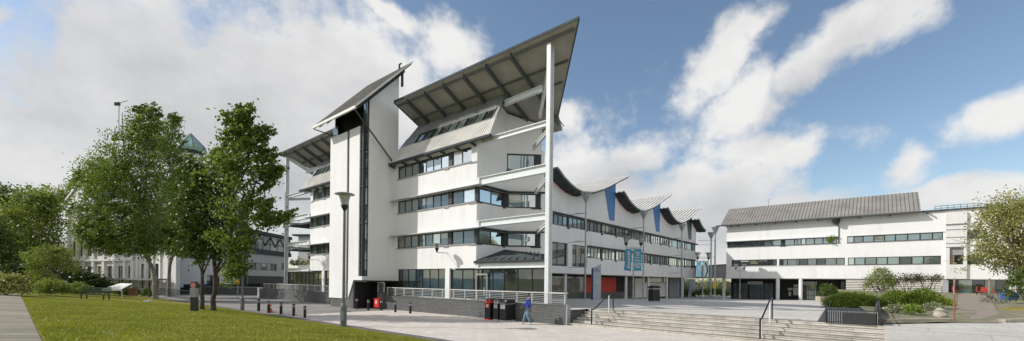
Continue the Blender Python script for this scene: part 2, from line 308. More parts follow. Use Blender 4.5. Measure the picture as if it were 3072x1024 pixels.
# dark strips slanting across the step treads, railing pair 1 and 2
for (u,lab) in ((-4.9,'near the brick wall end'),(-11.9,'in the middle of the flight')):
    mk=MB()
    for k in range(5):
        d1=1.3-k*.45; z1=.88*(k+1)/6
        mk.hexa([FA.pt(u-k*.02,z1+.003,d1-.08),FA.pt(u-.05-k*.02,z1+.003,d1-.08),FA.pt(u-.32-k*.02,z1+.003,d1-.42),FA.pt(u-.27-k*.02,z1+.003,d1-.42),FA.pt(u-k*.02,z1+.007,d1-.08),FA.pt(u-.05-k*.02,z1+.007,d1-.08),FA.pt(u-.32-k*.02,z1+.007,d1-.42),FA.pt(u-.27-k*.02,z1+.007,d1-.42)])
    tag(mk.build('step_strip',M['frame']),'zigzag row of dark tread strips on the stone steps '+lab,'step marking','dark tread strips on the steps')
def handrail(u,lab):
    t=thing('handrail',lab,'handrail',tuple(FA.pt(u,0,1.2)),0,'handrails on the stone steps')
    r=MB(); P0=FA.pt(u,1.02,1.25);P1=FA.pt(u,1.03,.9);P2=FA.pt(u-.05,1.86,-.75);P3=FA.pt(u-.05,1.88,-1.3)
    for p,q in ((P0,P1),(P1,P2),(P2,P3)): r.tube(p,q,.035)
    r.build('rail',M['black'],t)
    for (d,zb,zt,mt,rr) in ((1.25,.0,1.02,'black',.04),(.95,.147,1.02,'steel',.025),(-.72,.7,1.85,'steel',.035),(-1.28,.88,1.88,'black',.035)):
        q=MB(); q.tube(FA.pt(u-(.05 if d<0 else 0),zb,d),FA.pt(u-(.05 if d<0 else 0),zt,d),rr); q.build('post',M[mt],t)
handrail(-3.98,'black handrail up the steps beside the brick wall end'); handrail(FA.U(2282,1.25)-.02,'black handrail standing alone in the middle of the long steps')
# ------------------------------------------------------------------ windows
BLIND=.14
def window(F,u0,u1,z0,z1,d,parent,cuts,pick,fw=.055,bar=.05,name='window'):
    """frame mesh with a child mesh of panes; cuts = list of mullion fractions, pick(i) = glass index"""
    fr=MB(); u0,u1=min(u0,u1),max(u0,u1)
    fr.fbox(F,u0,u1,z0,z0+fw,d-.06,d+.04); fr.fbox(F,u0,u1,z1-fw,z1,d-.06,d+.04)
    fr.fbox(F,u0,u0+fw,z0+fw,z1-fw,d-.06,d+.04); fr.fbox(F,u1-fw,u1,z0+fw,z1-fw,d-.06,d+.04)
    xs=[u0+fw]+[u0+(u1-u0)*c for c in cuts]+[u1-fw]
    for x in xs[1:-1]: fr.fbox(F,x-bar/2,x+bar/2,z0+fw,z1-fw,d-.06,d+.035)
    o=fr.build(name,M['frame'],parent)
    gl=MB()
    for i in range(len(xs)-1):
        e=random.uniform(-.004,.004); m=pick(i)
        gl.hexa([F.pt(xs[i],z0+fw,d-.04),F.pt(xs[i+1],z0+fw,d-.04),F.pt(xs[i+1],z0+fw,d-.01+e),F.pt(xs[i],z0+fw,d-.01-e),F.pt(xs[i],z1-fw,d-.04),F.pt(xs[i+1],z1-fw,d-.04),F.pt(xs[i+1],z1-fw,d-.01+e*.4),F.pt(xs[i],z1-fw,d-.01-e*.4)],m)
        if random.random()<BLIND and m in (iG,iD,iT,iR,iB):
            zb=z1-fw-(z1-z0)*random.choice((.25,.4,.6)); gl.hexa([F.pt(xs[i]+.03,zb,d-.006),F.pt(xs[i+1]-.03,zb,d-.006),F.pt(xs[i+1]-.03,zb,d+.002),F.pt(xs[i]+.03,zb,d+.002),F.pt(xs[i]+.03,z1-fw,d-.006),F.pt(xs[i+1]-.03,z1-fw,d-.006),F.pt(xs[i+1]-.03,z1-fw,d+.002),F.pt(xs[i]+.03,z1-fw,d+.002)],random.choice((iG,iC,iS)))
    gl.build('glass',GL,o)
    return o
def fr_n(n): return [k/n for k in range(1,n)]
def pk(*w): return lambda i: random.choices(range(7),w)[0]
# ------------------------------------------------------------------ main building
OB=thing('office_building','tall white office block with tower, jutting sloped canopies and white corner column','building',tuple(FA.pt(17,0,0)))
def wing(Fx,mir):
    hb=[(7.33,16.9,11.74,12.9),(6.6,16.9,8.62,9.74),(6.6,16.9,5.45,6.52),(10.25,16.85,.88,3.54),(6.6,9.73,.88,3.54)]
    w=MB(); w.wall(Fx,6.71,17.59,.88,13.45,-.3,0,hb); w.build('wall',M['white'],OB)
    c=MB()
    for z in (9.76,6.54):
        c.hexa([Fx.pt(6.2,z,0.004),Fx.pt(17.55,z,0.004),Fx.pt(17.55,z-.02,.5),Fx.pt(6.0,z-.02,.5),Fx.pt(6.2,z+.14,.004),Fx.pt(17.55,z+.14,.004),Fx.pt(17.55,z+.02,.5),Fx.pt(6.0,z+.02,.5)])
    c.build('sunshade',M['canopy'],OB)
    sl=MB()
    for (u0,u1,z) in ((7.25,17.0,11.74),(6.71,17.0,8.62),(6.71,17.0,5.45)):
        sl.fbox(Fx,u0,u1,z-.09,z-.003,-.2,.07); sl.fbox(Fx,9.9,10.45,z-.2,z-.09,.003,.06); sl.fbox(Fx,6.72,7.5,z-.18,z-.09,.003,.05)
    sl.build('sill',M['sill'],OB)
    # band windows: two lights by the tower end, groups split by a dark pier
    for (z0,z1,g1,g2) in ((11.74,12.9,(iG,iG,iG,iR,iR,iR,iR),(iR,iR)),(8.62,9.74,(iG,iG,iT,iB,iB,iB,iB),(iB,iR)),(5.45,6.52,(iG,iG,iT,iG,iB,iT,iB),(iB,iB))):
        if mir: g1=[random.choice((iD,iG,iD)) for _ in range(7)]; g2=[iD,iG]
        n=7; window(Fx,10.0,16.9,z0,z1,-.1,OB,fr_n(n),lambda i,g=g1: g[len(g)-1-i])
        window(Fx,7.33 if z0>11 else 6.95,9.55,z0,z1,-.1,OB,fr_n(2),lambda i,g=g2: g[len(g)-1-i])
    pr=MB()
    for (z0,z1) in ((11.74,12.9),(8.62,9.74),(5.45,6.52)): pr.fbox(Fx,9.55,10.0,z0,z1,-.13,-.02)
    for (z0,z1) in ((8.62,9.74),(5.45,6.52)): pr.fbox(Fx,6.62,6.95,z0,z1,-.12,-.015)
    pr.build('window_pier',M['frame'],OB)
    # ground floor glazing
    global BLIND
    BLIND=0
    window(Fx,10.25,16.85,.9,3.54,-.18,OB,[.16,.33,.48,.62,.78,.92],lambda i:[iB,iB,iB,iB,iT,iG,iD][i] if not mir else [iD,iG,iD,iD,iT,iD,iD][i])
    window(Fx,0.2,9.73,.9,3.46,-.2,OB,[.135,.27,.4,.52,.63,.73,.86],lambda i:[iD,iD,iD,iB,iB,iD,iB,iB][i] if not mir else iD)
    BLIND=.16
    rb=MB(); rb.fbox(Fx,7.4,16.85,1.05,1.16,-.16,-.12); rb.fbox(Fx,.3,9.7,1.05,1.14,-.17,-.13)
    rb.build('glazing_rail',M['steel'],OB)
    if not mir:
        dr=MB(); u0,u1=5.57,6.8
        for (x0,x1,y0,y1) in ((u0,u0+.1,.9,3.1),(u1-.1,u1,.9,3.1),(u0,u1,3.0,3.12),(u0,u1,.9,1.0)): dr.fbox(Fx,x0,x1,y0,y1,-.15,-.06)
        do=dr.build('door',M['galv'],OB); hd=MB(); hd.tube(Fx.pt(5.85,1.5,-.02),Fx.pt(5.85,2.1,-.02),.025); hd.build('handle',M['steel'],do)
    # mansard with its clerestory windows
    def MP(u,q,o=0): # o outward
        d=.5-2.6*q; z=13.2+4.0*q; nn=V((0,0,0)); return Fx.pt(u,z+o*.55,d+o*.84)
    def ends(q): return (4.9+.97*q, 18.0-1.3*q)
    for (q0,q1,mt,nm) in ((0,.40,'corr','mansard_cladding'),(.66,1,'corrshade','mansard_cladding')):  # sunlit tone below and canopy shade above put into the cladding colours
        mb=MB(); n=int(13/.22); 
        for k in range(n):
            pts=[]
            for q in (q0,q1):
                e=ends(q); pts.append((e[0]+(e[1]-e[0])*k/n,e[0]+(e[1]-e[0])*(k+.5)/n,e[0]+(e[1]-e[0])*(k+1)/n,q))
            p0,p1=pts
            mb.hexa([MP(p0[0],q0,-.1),MP(p0[2],q0,-.1),MP(p1[2],q1,-.1),MP(p1[0],q1,-.1),MP(p0[0],q0,0),MP(p0[2],q0,0),MP(p1[2],q1,0),MP(p1[0],q1,0)])
            mb.hexa([MP(p0[0],q0,.0),MP(p0[1],q0,.0),MP(p1[1],q1,.0),MP(p1[0],q1,.0),MP(p0[0]+.03,q0,.05),MP(p0[1]-.03,q0,.05),MP(p1[1]-.03,q1,.05),MP(p1[0]+.03,q1,.05)])
        mb.build(nm,M[mt],OB)
    fm=MB(); gm=MB(); e0=ends(.4);e1=ends(.66); 
    for s0,s1 in ((e0[0],e0[0]+.55),(e0[1]-2.2,e0[1])):
        fm.hexa([MP(s0,.4,-.1),MP(s1,.4,-.1),MP(s1-.2*(s0>9),.66,-.1),MP(s0+.25*(s0<9),.66,-.1),MP(s0,.4,0),MP(s1,.4,0),MP(s1-.2*(s0>9),.66,0),MP(s0+.25*(s0<9),.66,0)],1)
    us=np.linspace(e0[0]+.55,e0[1]-2.2,10)
    for k in range(9):
        gm.hexa([MP(us[k],.4,-.1),MP(us[k+1],.4,-.1),MP(us[k+1],.66,-.1),MP(us[k],.66,-.1),MP(us[k],.4,-.03),MP(us[k+1],.4,-.03),MP(us[k+1],.66,-.03),MP(us[k],.66,-.03)],random.choice((iG,iG,iD)))
    for x in us: fm.beam(MP(x,.4,0),MP(x,.66,0),.09,.09)
    for q in (.405,.655): fm.beam(MP(us[0],q,0),MP(us[-1],q,0),.08,.1)
    wo=fm.build('clerestory_window',[M['frame'],M['corrshade']],OB); gm.build('glass',GL,wo)
    ev=MB(); ev.fbox(Fx,4.85,18.1,13.0,13.17,.35,.62); ev.build('gutter',M['rafter'],OB)
    for u in np.arange(6.9,18,1.75): bk=MB(); bk.beam(Fx.pt(u,12.96,.55),Fx.pt(u,12.86,-.02),.12,.16); bk.build('eave_bracket',M['rafter'],OB)
    sb=MB(); sb.fbox(Fx,4.95,17.9,13.1,13.17,-.3,.34); sb.build('eave_soffit',M['canopy'],OB)
    # block behind mansard (gable wall)
    gb=MB(); gb.prism([Fx.pt(6.72,13.45,-.05),Fx.pt(6.72,16.9,-2.2),Fx.pt(6.72,16.4,-3.2),Fx.pt(6.72,14.2,-8),Fx.pt(6.72,13.4,-8),Fx.pt(6.72,13.4,-.05)],Fx.u*9.6); gb.build('gable_wall',M['white'],OB)
    up=MB(); up.fbox(Fx,16.0,17.5,13.46,14.1,-1.2,-.9); up.build('upstand',M['white'],OB); rw=MB(); rw.fbox(Fx,6.75,17.6,.88,13.4,-8,-7.7); rw.build('rear_wall',M['white'],OB)
    # sloped canopy roof, rises toward the front
    RP=lambda u,d,o=0: Fx.pt(u,18.6-.49*(.6-d)+o,d)
    tip=-2.52 if not mir else -1.0
    P=[(tip,.6),(16.69,.6),(16.69,-6.5),(3.4,-6.5),(2.9,-5.16)]
    rf=MB(); rf.prism([RP(u,d,-.1) for u,d in P],(0,0,.16)); ro=rf.build('canopy_roof',M['soffit'],OB)
    tm=MB(); tm.prism([RP(u,d,.064) for u,d in P],(0,0,.05)); tm.beam(RP(tip-.03,.62,-.02),RP(16.75,.62,-.02),.06,.17); tm.beam(RP(tip,.6,-.02),RP(2.9,-5.16,-.02),.08,.2); tm.beam(RP(16.74,.6,0),RP(16.74,-6.5,0),.12,.26); tm.build('roof_edge',M['rafter'],ro)
    tp=MB()
    for u in np.arange(tip+.1,16.6,.35): tp.beam(RP(u,.55,.13),RP(u,max(-6.4,(tip-u)*1.05+.5) if u<3 else -6.4,.13),.06,.05)
    tp.build('roof_ribs',M['roofmetal'],ro)
    for u in np.arange(3.1,16.5,2.38):
        r=MB(); r.ibeam(RP(u,.55,-.3),RP(u,-5.6,-.3),.12,.36,.04); r.build('rafter',M['rafter2'],OB)
    for d,h in ((.3,.14),(-1.35,.1),(-2.6,.1)):
        r=MB(); r.beam(RP(max(tip+.5,.1*0+tip+.5-1.05*(d-.1)),d,-.2),RP(16.6,d,-.2),.1,h); r.build('purlin',M['rafter2'],OB)
    # corner column and outrigger beams
    c=MB(); c.ibeam(Fx.pt(0.0,.85,0),Fx.pt(0.0,18.2,0),0.30,.42,.05,side=Fx.u); c.fbox(Fx,-.05,.05,18.2,18.5,-.05,.05); c.fbox(Fx,-.3,.3,.86,.95,-.3,.3); c.build('column',M['steel'],OB)
    for (zt,zb,u1) in ((13.18,12.8,6.5),(10.33,9.75,6.68),(7.1,6.62,6.68),(3.86,3.5,6.68)):
        r=MB(); r.ibeam(Fx.pt(.2,(zt+zb)/2,0),Fx.pt(u1,(zt+zb)/2,.0),.3,zt-zb,.05); r.fbox(Fx,u1-.35,u1,zb+.02,zt-.02,.02,.14); r.build('outrigger_beam',M['steel'],OB)
    def at_(px,py,d): u,z=FA.hit(px,py,d); return Fx.pt(u,z,d)
    r=MB(); r.ibeam(at_(1627,266,-1.6),at_(1514,311,-2.0),.25,.42,.05); r.build('outrigger_beam',M['steel'],OB)
    for (p,q,h) in ((Fx.pt(0.05,18.0,-.25),at_(1619,350,-3.3),.42),(Fx.pt(.1,12.75,-.25),at_(1600,445,-3.4),.28),(Fx.pt(.1,9.65,-.25),at_(1606,578,-3.3),.28),(Fx.pt(.1,6.55,-.25),at_(1612,697,-3.2),.28)):
        r=MB(); r.ibeam(p,q,.2,h,.04); r.build('brace',M['steel'],OB)
wing(FA,False); wing(FAm,True)
# canted right end
K=FA.pt(6.71,0,0); F1=Fr(K,b,nB); Lf=3.25; Fp=F1.pt(Lf,0,0); n2=(nA+nB).normalized(); u2=(nB-nA).normalized(); F2=Fr(Fp,u2,n2)
L2_=F2.U(1622); 
w=MB(); w.wall(F1,.3,Lf,3.55,13.44,-.3,0,[(0,Lf,8.62,9.74),(0,Lf,5.45,6.52)]); w.wall(F2,0,L2_,3.55,13.44,-.3,0,[(0,L2_,8.62,9.74),(0,L2_,5.45,6.52),(.12,L2_,11.55,13.0)])
w.prism([F1.pt(.3,13.44,0),F1.pt(Lf,13.44,0),F1.pt(Lf,16.25,0),F1.pt(2.2,16.8,0),F1.pt(.3,13.5,0)],nB*-.3)
w.prism([F2.pt(0,13.44,0),F2.pt(L2_,13.44,0),F2.pt(L2_,15.4,0),F2.pt(0,16.25,0)],n2*-.3)
e=F2.pt(L2_,0,0); FE=Fr(e,b,nB); w.fbox(FE,0,.45,3.55,13.4,-.3,-.01); w.fbox(FE,.15,.45,.88,15.2,-5.6,-.3)
w.build('canted_wall',M['white'],OB)
for (z0,z1) in ((8.62,9.74),(5.45,6.52)):
    window(F1,.35,Lf-.25,z0,z1,-.1,OB,fr_n(2),pk(1,3,0,2,0,1,0)); window(F2,.25,L2_-.4,z0,z1,-.1,OB,fr_n(2),pk(0,2,0,0,0,3,0))
    q=MB(); q.fbox(F1,-.0,.35,z0,z1,-.12,-.02); q.fbox(F1,Lf-.25,Lf,z0,z1,-.12,-.02); q.fbox(F2,0,.25,z0,z1,-.12,-.02); q.fbox(F2,L2_-.4,L2_,z0,z1,-.12,-.02)
    q.fbox(F1,.0,.6,z0-.12,z0,.0,.05); q.fbox(F1,Lf-.3,Lf,z0-.14,z0,.0,.05); q.fbox(F2,L2_-.8,L2_+.05,z0-.13,z0,.0,.05); q.fbox(F1,.6,Lf-.3,z0-.05,z0,0,.04); q.fbox(F2,0,L2_-.8,z0-.05,z0,0,.04); q.build('window_pier',M['frame'],OB)
    s=MB(); s.prism([F1.pt(0,z1+.02,.003),F1.pt(0,z1+.02,.45),F1.pt(Lf,z1+.02,.5),F2.pt(L2_+.7,z1+.02,.45),F2.pt(L2_+.1,z1+.02,.003),F2.pt(0,z1+.02,.003)],(0,0,.1)); s.build('sunshade',M['rafter'],OB)
window(F2,.15,L2_-.55,11.6,12.95,-.1,OB,[.5],lambda i:iT); q=MB(); q.fbox(F2,L2_-.55,L2_,11.6,13,-.15,-.02); q.fbox(F2,.05,L2_,11.45,11.6,0,.05); q.build('window_pier',M['frame'],OB)
# lean-to roof over the glazed corner
lr=MB(); Ez=F2.pt(L2_,4.75,.0); Cp=FA.pt(.25,4.0,.05)
lr.prism([FA.pt(6.7,4.0,.12),FA.pt(.25,3.95,.12),FA.pt(.2,4.35,-2.2),F2.pt(L2_,4.75,.02),F2.pt(0,5.05,.02)],(0,0,.1)); 
for u in np.linspace(.5,6.3,9):
    t_=(6.7-u)/6.5; lr.beam(FA.pt(u,4.13,.1),FA.pt(u*.45+3.2,4.95-.1*t_,-2.9+t_*-.6),.07,.07)
lo=lr.build('lean_to_roof',M['rafter'],OB); ge=MB(); ge.fbox(FA,.2,6.75,3.88,4.06,.06,.24); ge.build('gutter',M['frame'],lo)
e_=F2.pt(L2_,0,0); c_=FA.pt(.25,0,-.25); ud=e_-c_; ud.z=0; rg=MB(); rg.fbox(Fr(c_,ud,V((ud.y,-ud.x,0))),.1,ud.length,.88,3.6,-.1,0,iD); rg.build('side_glazing',GL,OB)
# entrance soffit and fascia strips above ground floor
# stair tower
TW=Fr(FA.pt(17.59,0,3.09),a,nA); TB=Fr(FA.pt(17.59,0,3.09),b,nB)   # front, right side (u runs back)
w=MB()
w.fbox(TW,2.78,5.9,.83,16.05,-.35,0); w.fbox(TW,.62,2.36,2.52,16.05,-.35,0); w.hexa([TW.pt(1.45,2.5,-.35),TW.pt(2.36,.9,-.35),TW.pt(2.36,.9,0),TW.pt(1.45,2.5,0),TW.pt(1.45,2.52,-.35),TW.pt(2.36,2.52,-.35),TW.pt(2.36,2.52,0),TW.pt(1.45,2.52,0)])
w.fbox(TW,0,.62,2.52,2.86,-.3,0)
w.prism([TB.pt(.55,2.5,0),TB.pt(3.55,2.5,0),TB.pt(3.55,21.75,0),TB.pt(.55,18.6,0)],nB*-.35)
w.fbox(TB,.301,.55,2.52,2.86,-.3,0)
w.prism([TW.pt(5.9,.83,-.36),TW.pt(5.9,16.0,-.36),TW.pt(5.9,20.9,-3.4),TW.pt(5.9,20.9,-6),TW.pt(5.9,.83,-6)],TW.u*-.3)
w.build('tower_wall',M['white'],OB)
q=MB(); q.fbox(TW,2.36,2.78,.9,16.0,-.3,-.12); q.build('tower_slit',M['frame'],OB)
window(TW,.04,.6,2.88,16.0,-.14,OB,[.5],lambda i:(iT,iG)[i],.03,.04); window(TB,.06,.54,2.88,18.2,-.14,OB,[.5],lambda i:(iR,iG)[i],.03,.04)
q=MB()
for z in np.arange(4.2,17,1.62): q.fbox(TW,.03,.62,z,z+.07,-.12,-.05); q.fbox(TB,.03,.56,z,z+.07,-.12,-.05)
q.fbox(TW,-.02,.06,2.86,17.4,-.1,.02); q.build('tower_transom',M['frame'],OB)
q=MB(); q.fbox(TW,.3,5.6,16.05,18.75,-1.0,-.7,0); q.fbox(TW,5.6,5.85,16.05,18.4,-1.0,-.4,0); q.fbox(TW,.02,5.85,15.9,16.03,-1,-.36,0); q.fbox(TW,4.9,5.85,16.05,17.1,-.3,-.2,1); q.fbox(TW,.06,.62,16.0,17.3,-.25,-.15,1); q.build('tower_top_glazing',[M['darkwall'],GD],OB)
# tower roof: monopitch rising to the back
TR=lambda u,d,o=0: FA.pt(u,16.97+(4.3-d)*1.045+o,d)
rf=MB(); us=(16.75,24.4); P=[(us[0],4.3),(us[1],4.3),(us[1],-1.23),(us[0],-1.23)]
rf.prism([TR(u,d,-.1) for u,d in P],(0,0,.2)); ro=rf.build('tower_roof',M['rafter'],OB)
rp=MB(); rp.prism([TR(u,d,.104) for u,d in ((16.8,4.25),(24.35,4.25),(24.35,-1.15),(16.8,-1.15))],(0,0,.03))
for u in np.arange(16.9,24.3,.3): rp.beam(TR(u,4.2,.15),TR(u,-1.15,.15),.05,.05)
rp.build('roof_sheet',M['roofmetal'],ro)
gt=MB(); gt.beam(TR(16.7,4.36,.02),TR(24.45,4.36,.02),.16,.22); gt.beam(TR(16.7,4.3,.1),TR(16.7,-1.3,.1),.08,.12); gt.build('gutter',M['corr'],ro)
rr=MB()
for u in (17.4,19.0,20.6,22.2,23.7): rr.beam(TR(u,4.1,-.22),TR(u,-.9,-.22),.12,.2)
rr.beam(TR(17.55,3.6,-.25),TR(17.55,-.9,-.25),.14,.3); rr.build('roof_beam',M['rafter'],ro)
dp=MB(); dp.tube(TR(16.85,4.3,-.25),FA.pt(17.35,12.75,-.35),.07); dp.build('drainpipe',M['rafter'],OB); dp=MB(); dp.tube(TR(24.3,4.3,-.2),FA.pt(23.3,16.3,2.7),.05); dp.build('drainpipe',M['rafter'],OB)
vt=MB(); vt.fbox(FA,17.3,17.5,20.6,21.9,-.75,-.6); vt.tube(TR(18.2,-.9,0),TR(18.2,-.9,.6),.09); vt.tube(TR(18.2,-.9,.6),TR(17.9,-.9,.6),.07); vt.build('roof_vent',M['rafter'],ro)
# plant housing in the gap, entrance recess under the tower
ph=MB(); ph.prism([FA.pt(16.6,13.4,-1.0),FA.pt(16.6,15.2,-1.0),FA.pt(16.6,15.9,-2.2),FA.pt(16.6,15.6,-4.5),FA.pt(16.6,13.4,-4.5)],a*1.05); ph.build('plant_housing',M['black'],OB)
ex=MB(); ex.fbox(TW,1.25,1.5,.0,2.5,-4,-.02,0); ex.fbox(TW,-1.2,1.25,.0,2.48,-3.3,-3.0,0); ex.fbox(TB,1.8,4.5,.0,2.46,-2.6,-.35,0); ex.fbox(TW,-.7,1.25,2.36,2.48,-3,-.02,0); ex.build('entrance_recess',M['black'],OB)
wl=MB(); wl.fbox(TW,1.5,5.75,0,2.45,-.6,-.08); wl.prism([TW.pt(5.75,0,-.1),TW.pt(5.75,1.2,-.1),TW.pt(5.75,1.2,-3),TW.pt(5.75,0,-3)],TW.u*-.2); wl.build('tower_plinth',M['conc'],OB)
# wall lamps on both wings
def wall_lamp(Fx,u,zb,L=1.1):
    m_=MB(); m_.tube(Fx.pt(u,zb,0),Fx.pt(u,zb,L),.022); o=m_.build('wall_lamp',M['frame'],OB)
    h=MB(); h.lathe(Fx.pt(u,zb,L),[(.03,0),(.06,.05),(.15,.28),(.16,.34)],10); h.build('lamp_cup',M['black'],o)
    h=MB(); h.lathe(Fx.pt(u,zb+.342,L),[(.14,0),(.2,.3)],10); h.build('lamp_bowl',M['lampglass'],o)
    h=MB(); h.lathe(Fx.pt(u,zb+.644,L),[(.38,0),(.38,.03),(.1,.08)],14); h.build('lamp_disc',M['galv'],o)
wall_lamp(FA,9.98,4.78); wall_lamp(FA,FA.U(958),4.75)
# left wing end closing wall and balconies
q=MB(); q.fbox(FA,34.2,34.47,.88,13.4,-7.7,-.301); q.build('end_wall',M['white'],OB)
bl=MB()
for z in (9.4,6.3,3.9): bl.fbox(FAm,.3,6.6,z-.2,z,-3.4,-.2)
bl.build('balcony_slab',M['rafter'],OB)
lf=MB()
for k in range(260):
    u=random.uniform(.6,6.4); p=FAm.pt(u,4.2+abs(random.gauss(0,.35))+.1,random.uniform(-.7,-.1)); r=.13
    v=V((random.gauss(0,1),random.gauss(0,1),random.gauss(0,1))).normalized(); x=v.orthogonal().normalized()*r; y=v.cross(x).normalized()*r; lf.face([p-x,p-y,p+x,p+y])
lf.build('balcony_plants',L6,OB,fix=False)
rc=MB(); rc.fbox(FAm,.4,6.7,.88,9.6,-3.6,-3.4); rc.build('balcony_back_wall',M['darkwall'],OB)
# ------------------------------------------------------------------ wave-roofed building
WB=thing('wave_roof_building','long white building with a row of wave-shaped roofs and blue panels','building',tuple(FW.pt(60,0,0)))
B0=36.9; BL=15.55; T1=86.3
prof=[(-.35,14.25),(.3,13.95),(1.1,13.45),(2.3,12.98),(3.5,12.65),(5,12.5),(6.2,12.6),(7.5,12.93),(9.6,13.6),(11,14.15),(12.3,14.72),(14,15.45),(15.54,16.1)]
def zprof(u):
    for (x0,y0),(x1,y1) in zip(prof,prof[1:]):
        if x0<=u<=x1: return y0+(y1-y0)*(u-x0)/(x1-x0)
    return prof[-1][1]+.42*(u-prof[-1][0])
w=MB(); wz=3.55
holes=[(37,85.95,8.76,9.96),(45.2,85.95,5.5,6.83),(37.3,41.0,4.3,6.9),(41.9,45.2,4.35,6.85)]
w.wall(FW,35.5,85.95,wz,12.4,-.3,0,holes)
for k in range(4):
    t0=B0+BL*k; n=14
    for i in range(n):
        ua,ub=BL*i/n,BL*(i+1)/n
        if t0+ua>=85.9: break
        ub=min(ub,85.95-t0)
        w.hexa([FW.pt(t0+ua,12.4,-.3),FW.pt(t0+ub,12.4,-.3),FW.pt(t0+ub,12.4,0),FW.pt(t0+ua,12.4,0),FW.pt(t0+ua,zprof(ua)+.02,-.3),FW.pt(t0+ub,zprof(ub)+.02,-.3),FW.pt(t0+ub,zprof(ub)+.02,0),FW.pt(t0+ua,zprof(ua)+.02,0)])
# rounded far corner
for i in range(5):
    A0,A1=math.pi/2*i/5,math.pi/2*(i+1)/5; R=1.2
    q=lambda A,z,rr: FW.pt(85.95+rr*math.sin(A),z,-R+rr*math.cos(A))
    for (z0,z1,rr) in ((wz,5.5,R),(6.83,8.76,R),(9.96,12.9,R),(5.5,6.83,R-.12),(8.76,9.96,R-.12)):
        w.hexa([q(A0,z0,rr-.25),q(A1,z0,rr-.25),q(A1,z0,rr),q(A0,z0,rr),q(A0,z1,rr-.25),q(A1,z1,rr-.25),q(A1,z1,rr),q(A0,z1,rr)],1 if rr<R else 0)
FWe=Fr(FW.pt(86.9,0,-1.2),-nB,b); w.fbox(FWe,0,10,wz,12.6,-.3,0.25)
w.build('wall',[M['white'],GD],WB)
cp=MB(); cp.fbox(FW,36.5,86.4,9.98,10.12,.003,.32); cp.fbox(FW,45.2,86.4,6.85,6.98,.003,.3); cp.build('sunshade',M['rafter'],WB)
sp=MB()
for t in np.arange(38.8+2.2,86,3.9):
    sp.fbox(FW,t-.25,t+.25,8.56,8.74,.003,.06)
    if t>46: sp.fbox(FW,t-.25,t+.25,5.3,5.48,.003,.06)
sp.build('sill_box',M['frame'],WB)
t=37.0; k=0
while t<85.5:
    t2=min(t+3.9,85.95)
    window(FW,t+.28,t2,8.76,9.96,-.1,WB,fr_n(4),(lambda i,k=k: random.choice((iG,iD,iG)) if k<6 else random.choice((iR,iC,iR,iG))),.07,.1)
    if t>44: window(FW,max(45.35,t+.28),t2,5.5,6.83,-.1,WB,fr_n(4),(lambda i: random.choices((iC,iD,iR,iG),(4,1,3,1.5))[0]),.07,.1)  # cream panes in both bands paint the reflection of the sunlit block opposite
    t=t2;k+=1
for t in np.arange(37.0,86,3.9):
    pr=MB(); pr.fbox(FW,t,t+.28,8.76,9.96,-.15,-.03); pr.build('window_pier',M['frame'],WB)
    if t>45: pr=MB(); pr.fbox(FW,t,t+.28,5.5,6.83,-.15,-.03); pr.build('window_pier',M['frame'],WB)
window(FW,37.3,41.0,4.3,6.9,-.25,WB,[.5],lambda i:iD); window(FW,41.9,45.2,4.35,6.85,-.2,WB,fr_n(3),lambda i:iD)
E_=1.3; LB=9.5
for k in range(4):
    t0=B0+BL*k; us=[-.35,.3,1.1,2.3,3.5,5,6.2,7.5,9.6,11,12.3,14,15.54,16.6]
    if k==3: us=[-.35,.3,1.1,2.3,3.3,4.2]
    rf=MB(); 
    for ua,ub in zip(us,us[1:]):
        za,zb=zprof(ua),zprof(ub)
        rf.hexa([FW.pt(t0+ua,za+.03,-LB),FW.pt(t0+ub,zb+.03,-LB),FW.pt(t0+ub,zb+.03,E_),FW.pt(t0+ua,za+.03,E_),FW.pt(t0+ua,za+.2,-LB),FW.pt(t0+ub,zb+.2,-LB),FW.pt(t0+ub,zb+.2,E_),FW.pt(t0+ua,za+.2,E_)])
    ro=rf.build('wave_roof',M['rafter'],WB)
    tp=MB()
    for d in np.arange(-LB+.05,E_-.1,.62):
        for ua,ub in zip(us,us[1:]): tp.hexa([FW.pt(t0+ua,zprof(ua)+.203,d),FW.pt(t0+ub,zprof(ub)+.203,d),FW.pt(t0+ub,zprof(ub)+.203,d+.4),FW.pt(t0+ua,zprof(ua)+.203,d+.4),FW.pt(t0+ua,zprof(ua)+.33,d+.04),FW.pt(t0+ub,zprof(ub)+.33,d+.04),FW.pt(t0+ub,zprof(ub)+.33,d+.36),FW.pt(t0+ua,zprof(ua)+.33,d+.36)])
    tp.build('corrugation',M['corr'],ro)
    sf=MB()
    for ua in us[1:6]: sf.beam(FW.pt(t0+ua,zprof(ua)-.02,.02),FW.pt(t0+ua,zprof(ua)-.02,E_-.05),.1,.1)
    sf.build('roof_bracket',M['rafter'],ro)
    rl=MB()
    for ua,ub in zip(us[:7],us[1:7]): rl.beam(FW.pt(t0+ua,zprof(ua)-.03,.03),FW.pt(t0+ub,zprof(ub)-.03,.03),.05,.12)
    rl.build('edge_trim',M['redline'],ro)
    if k<3:
        bp=MB(); bp.prism([FW.pt(t0+12.35,zprof(12.35)-.02,.006),FW.pt(t0+15.5,zprof(15.5)-.02,.006),FW.pt(t0+15.2,10.72,.006),FW.pt(t0+13.85,10.72,.006)],nB*.05)
        bp.build('wall_panel',M['blue'] if k<2 else M['frame'],WB)
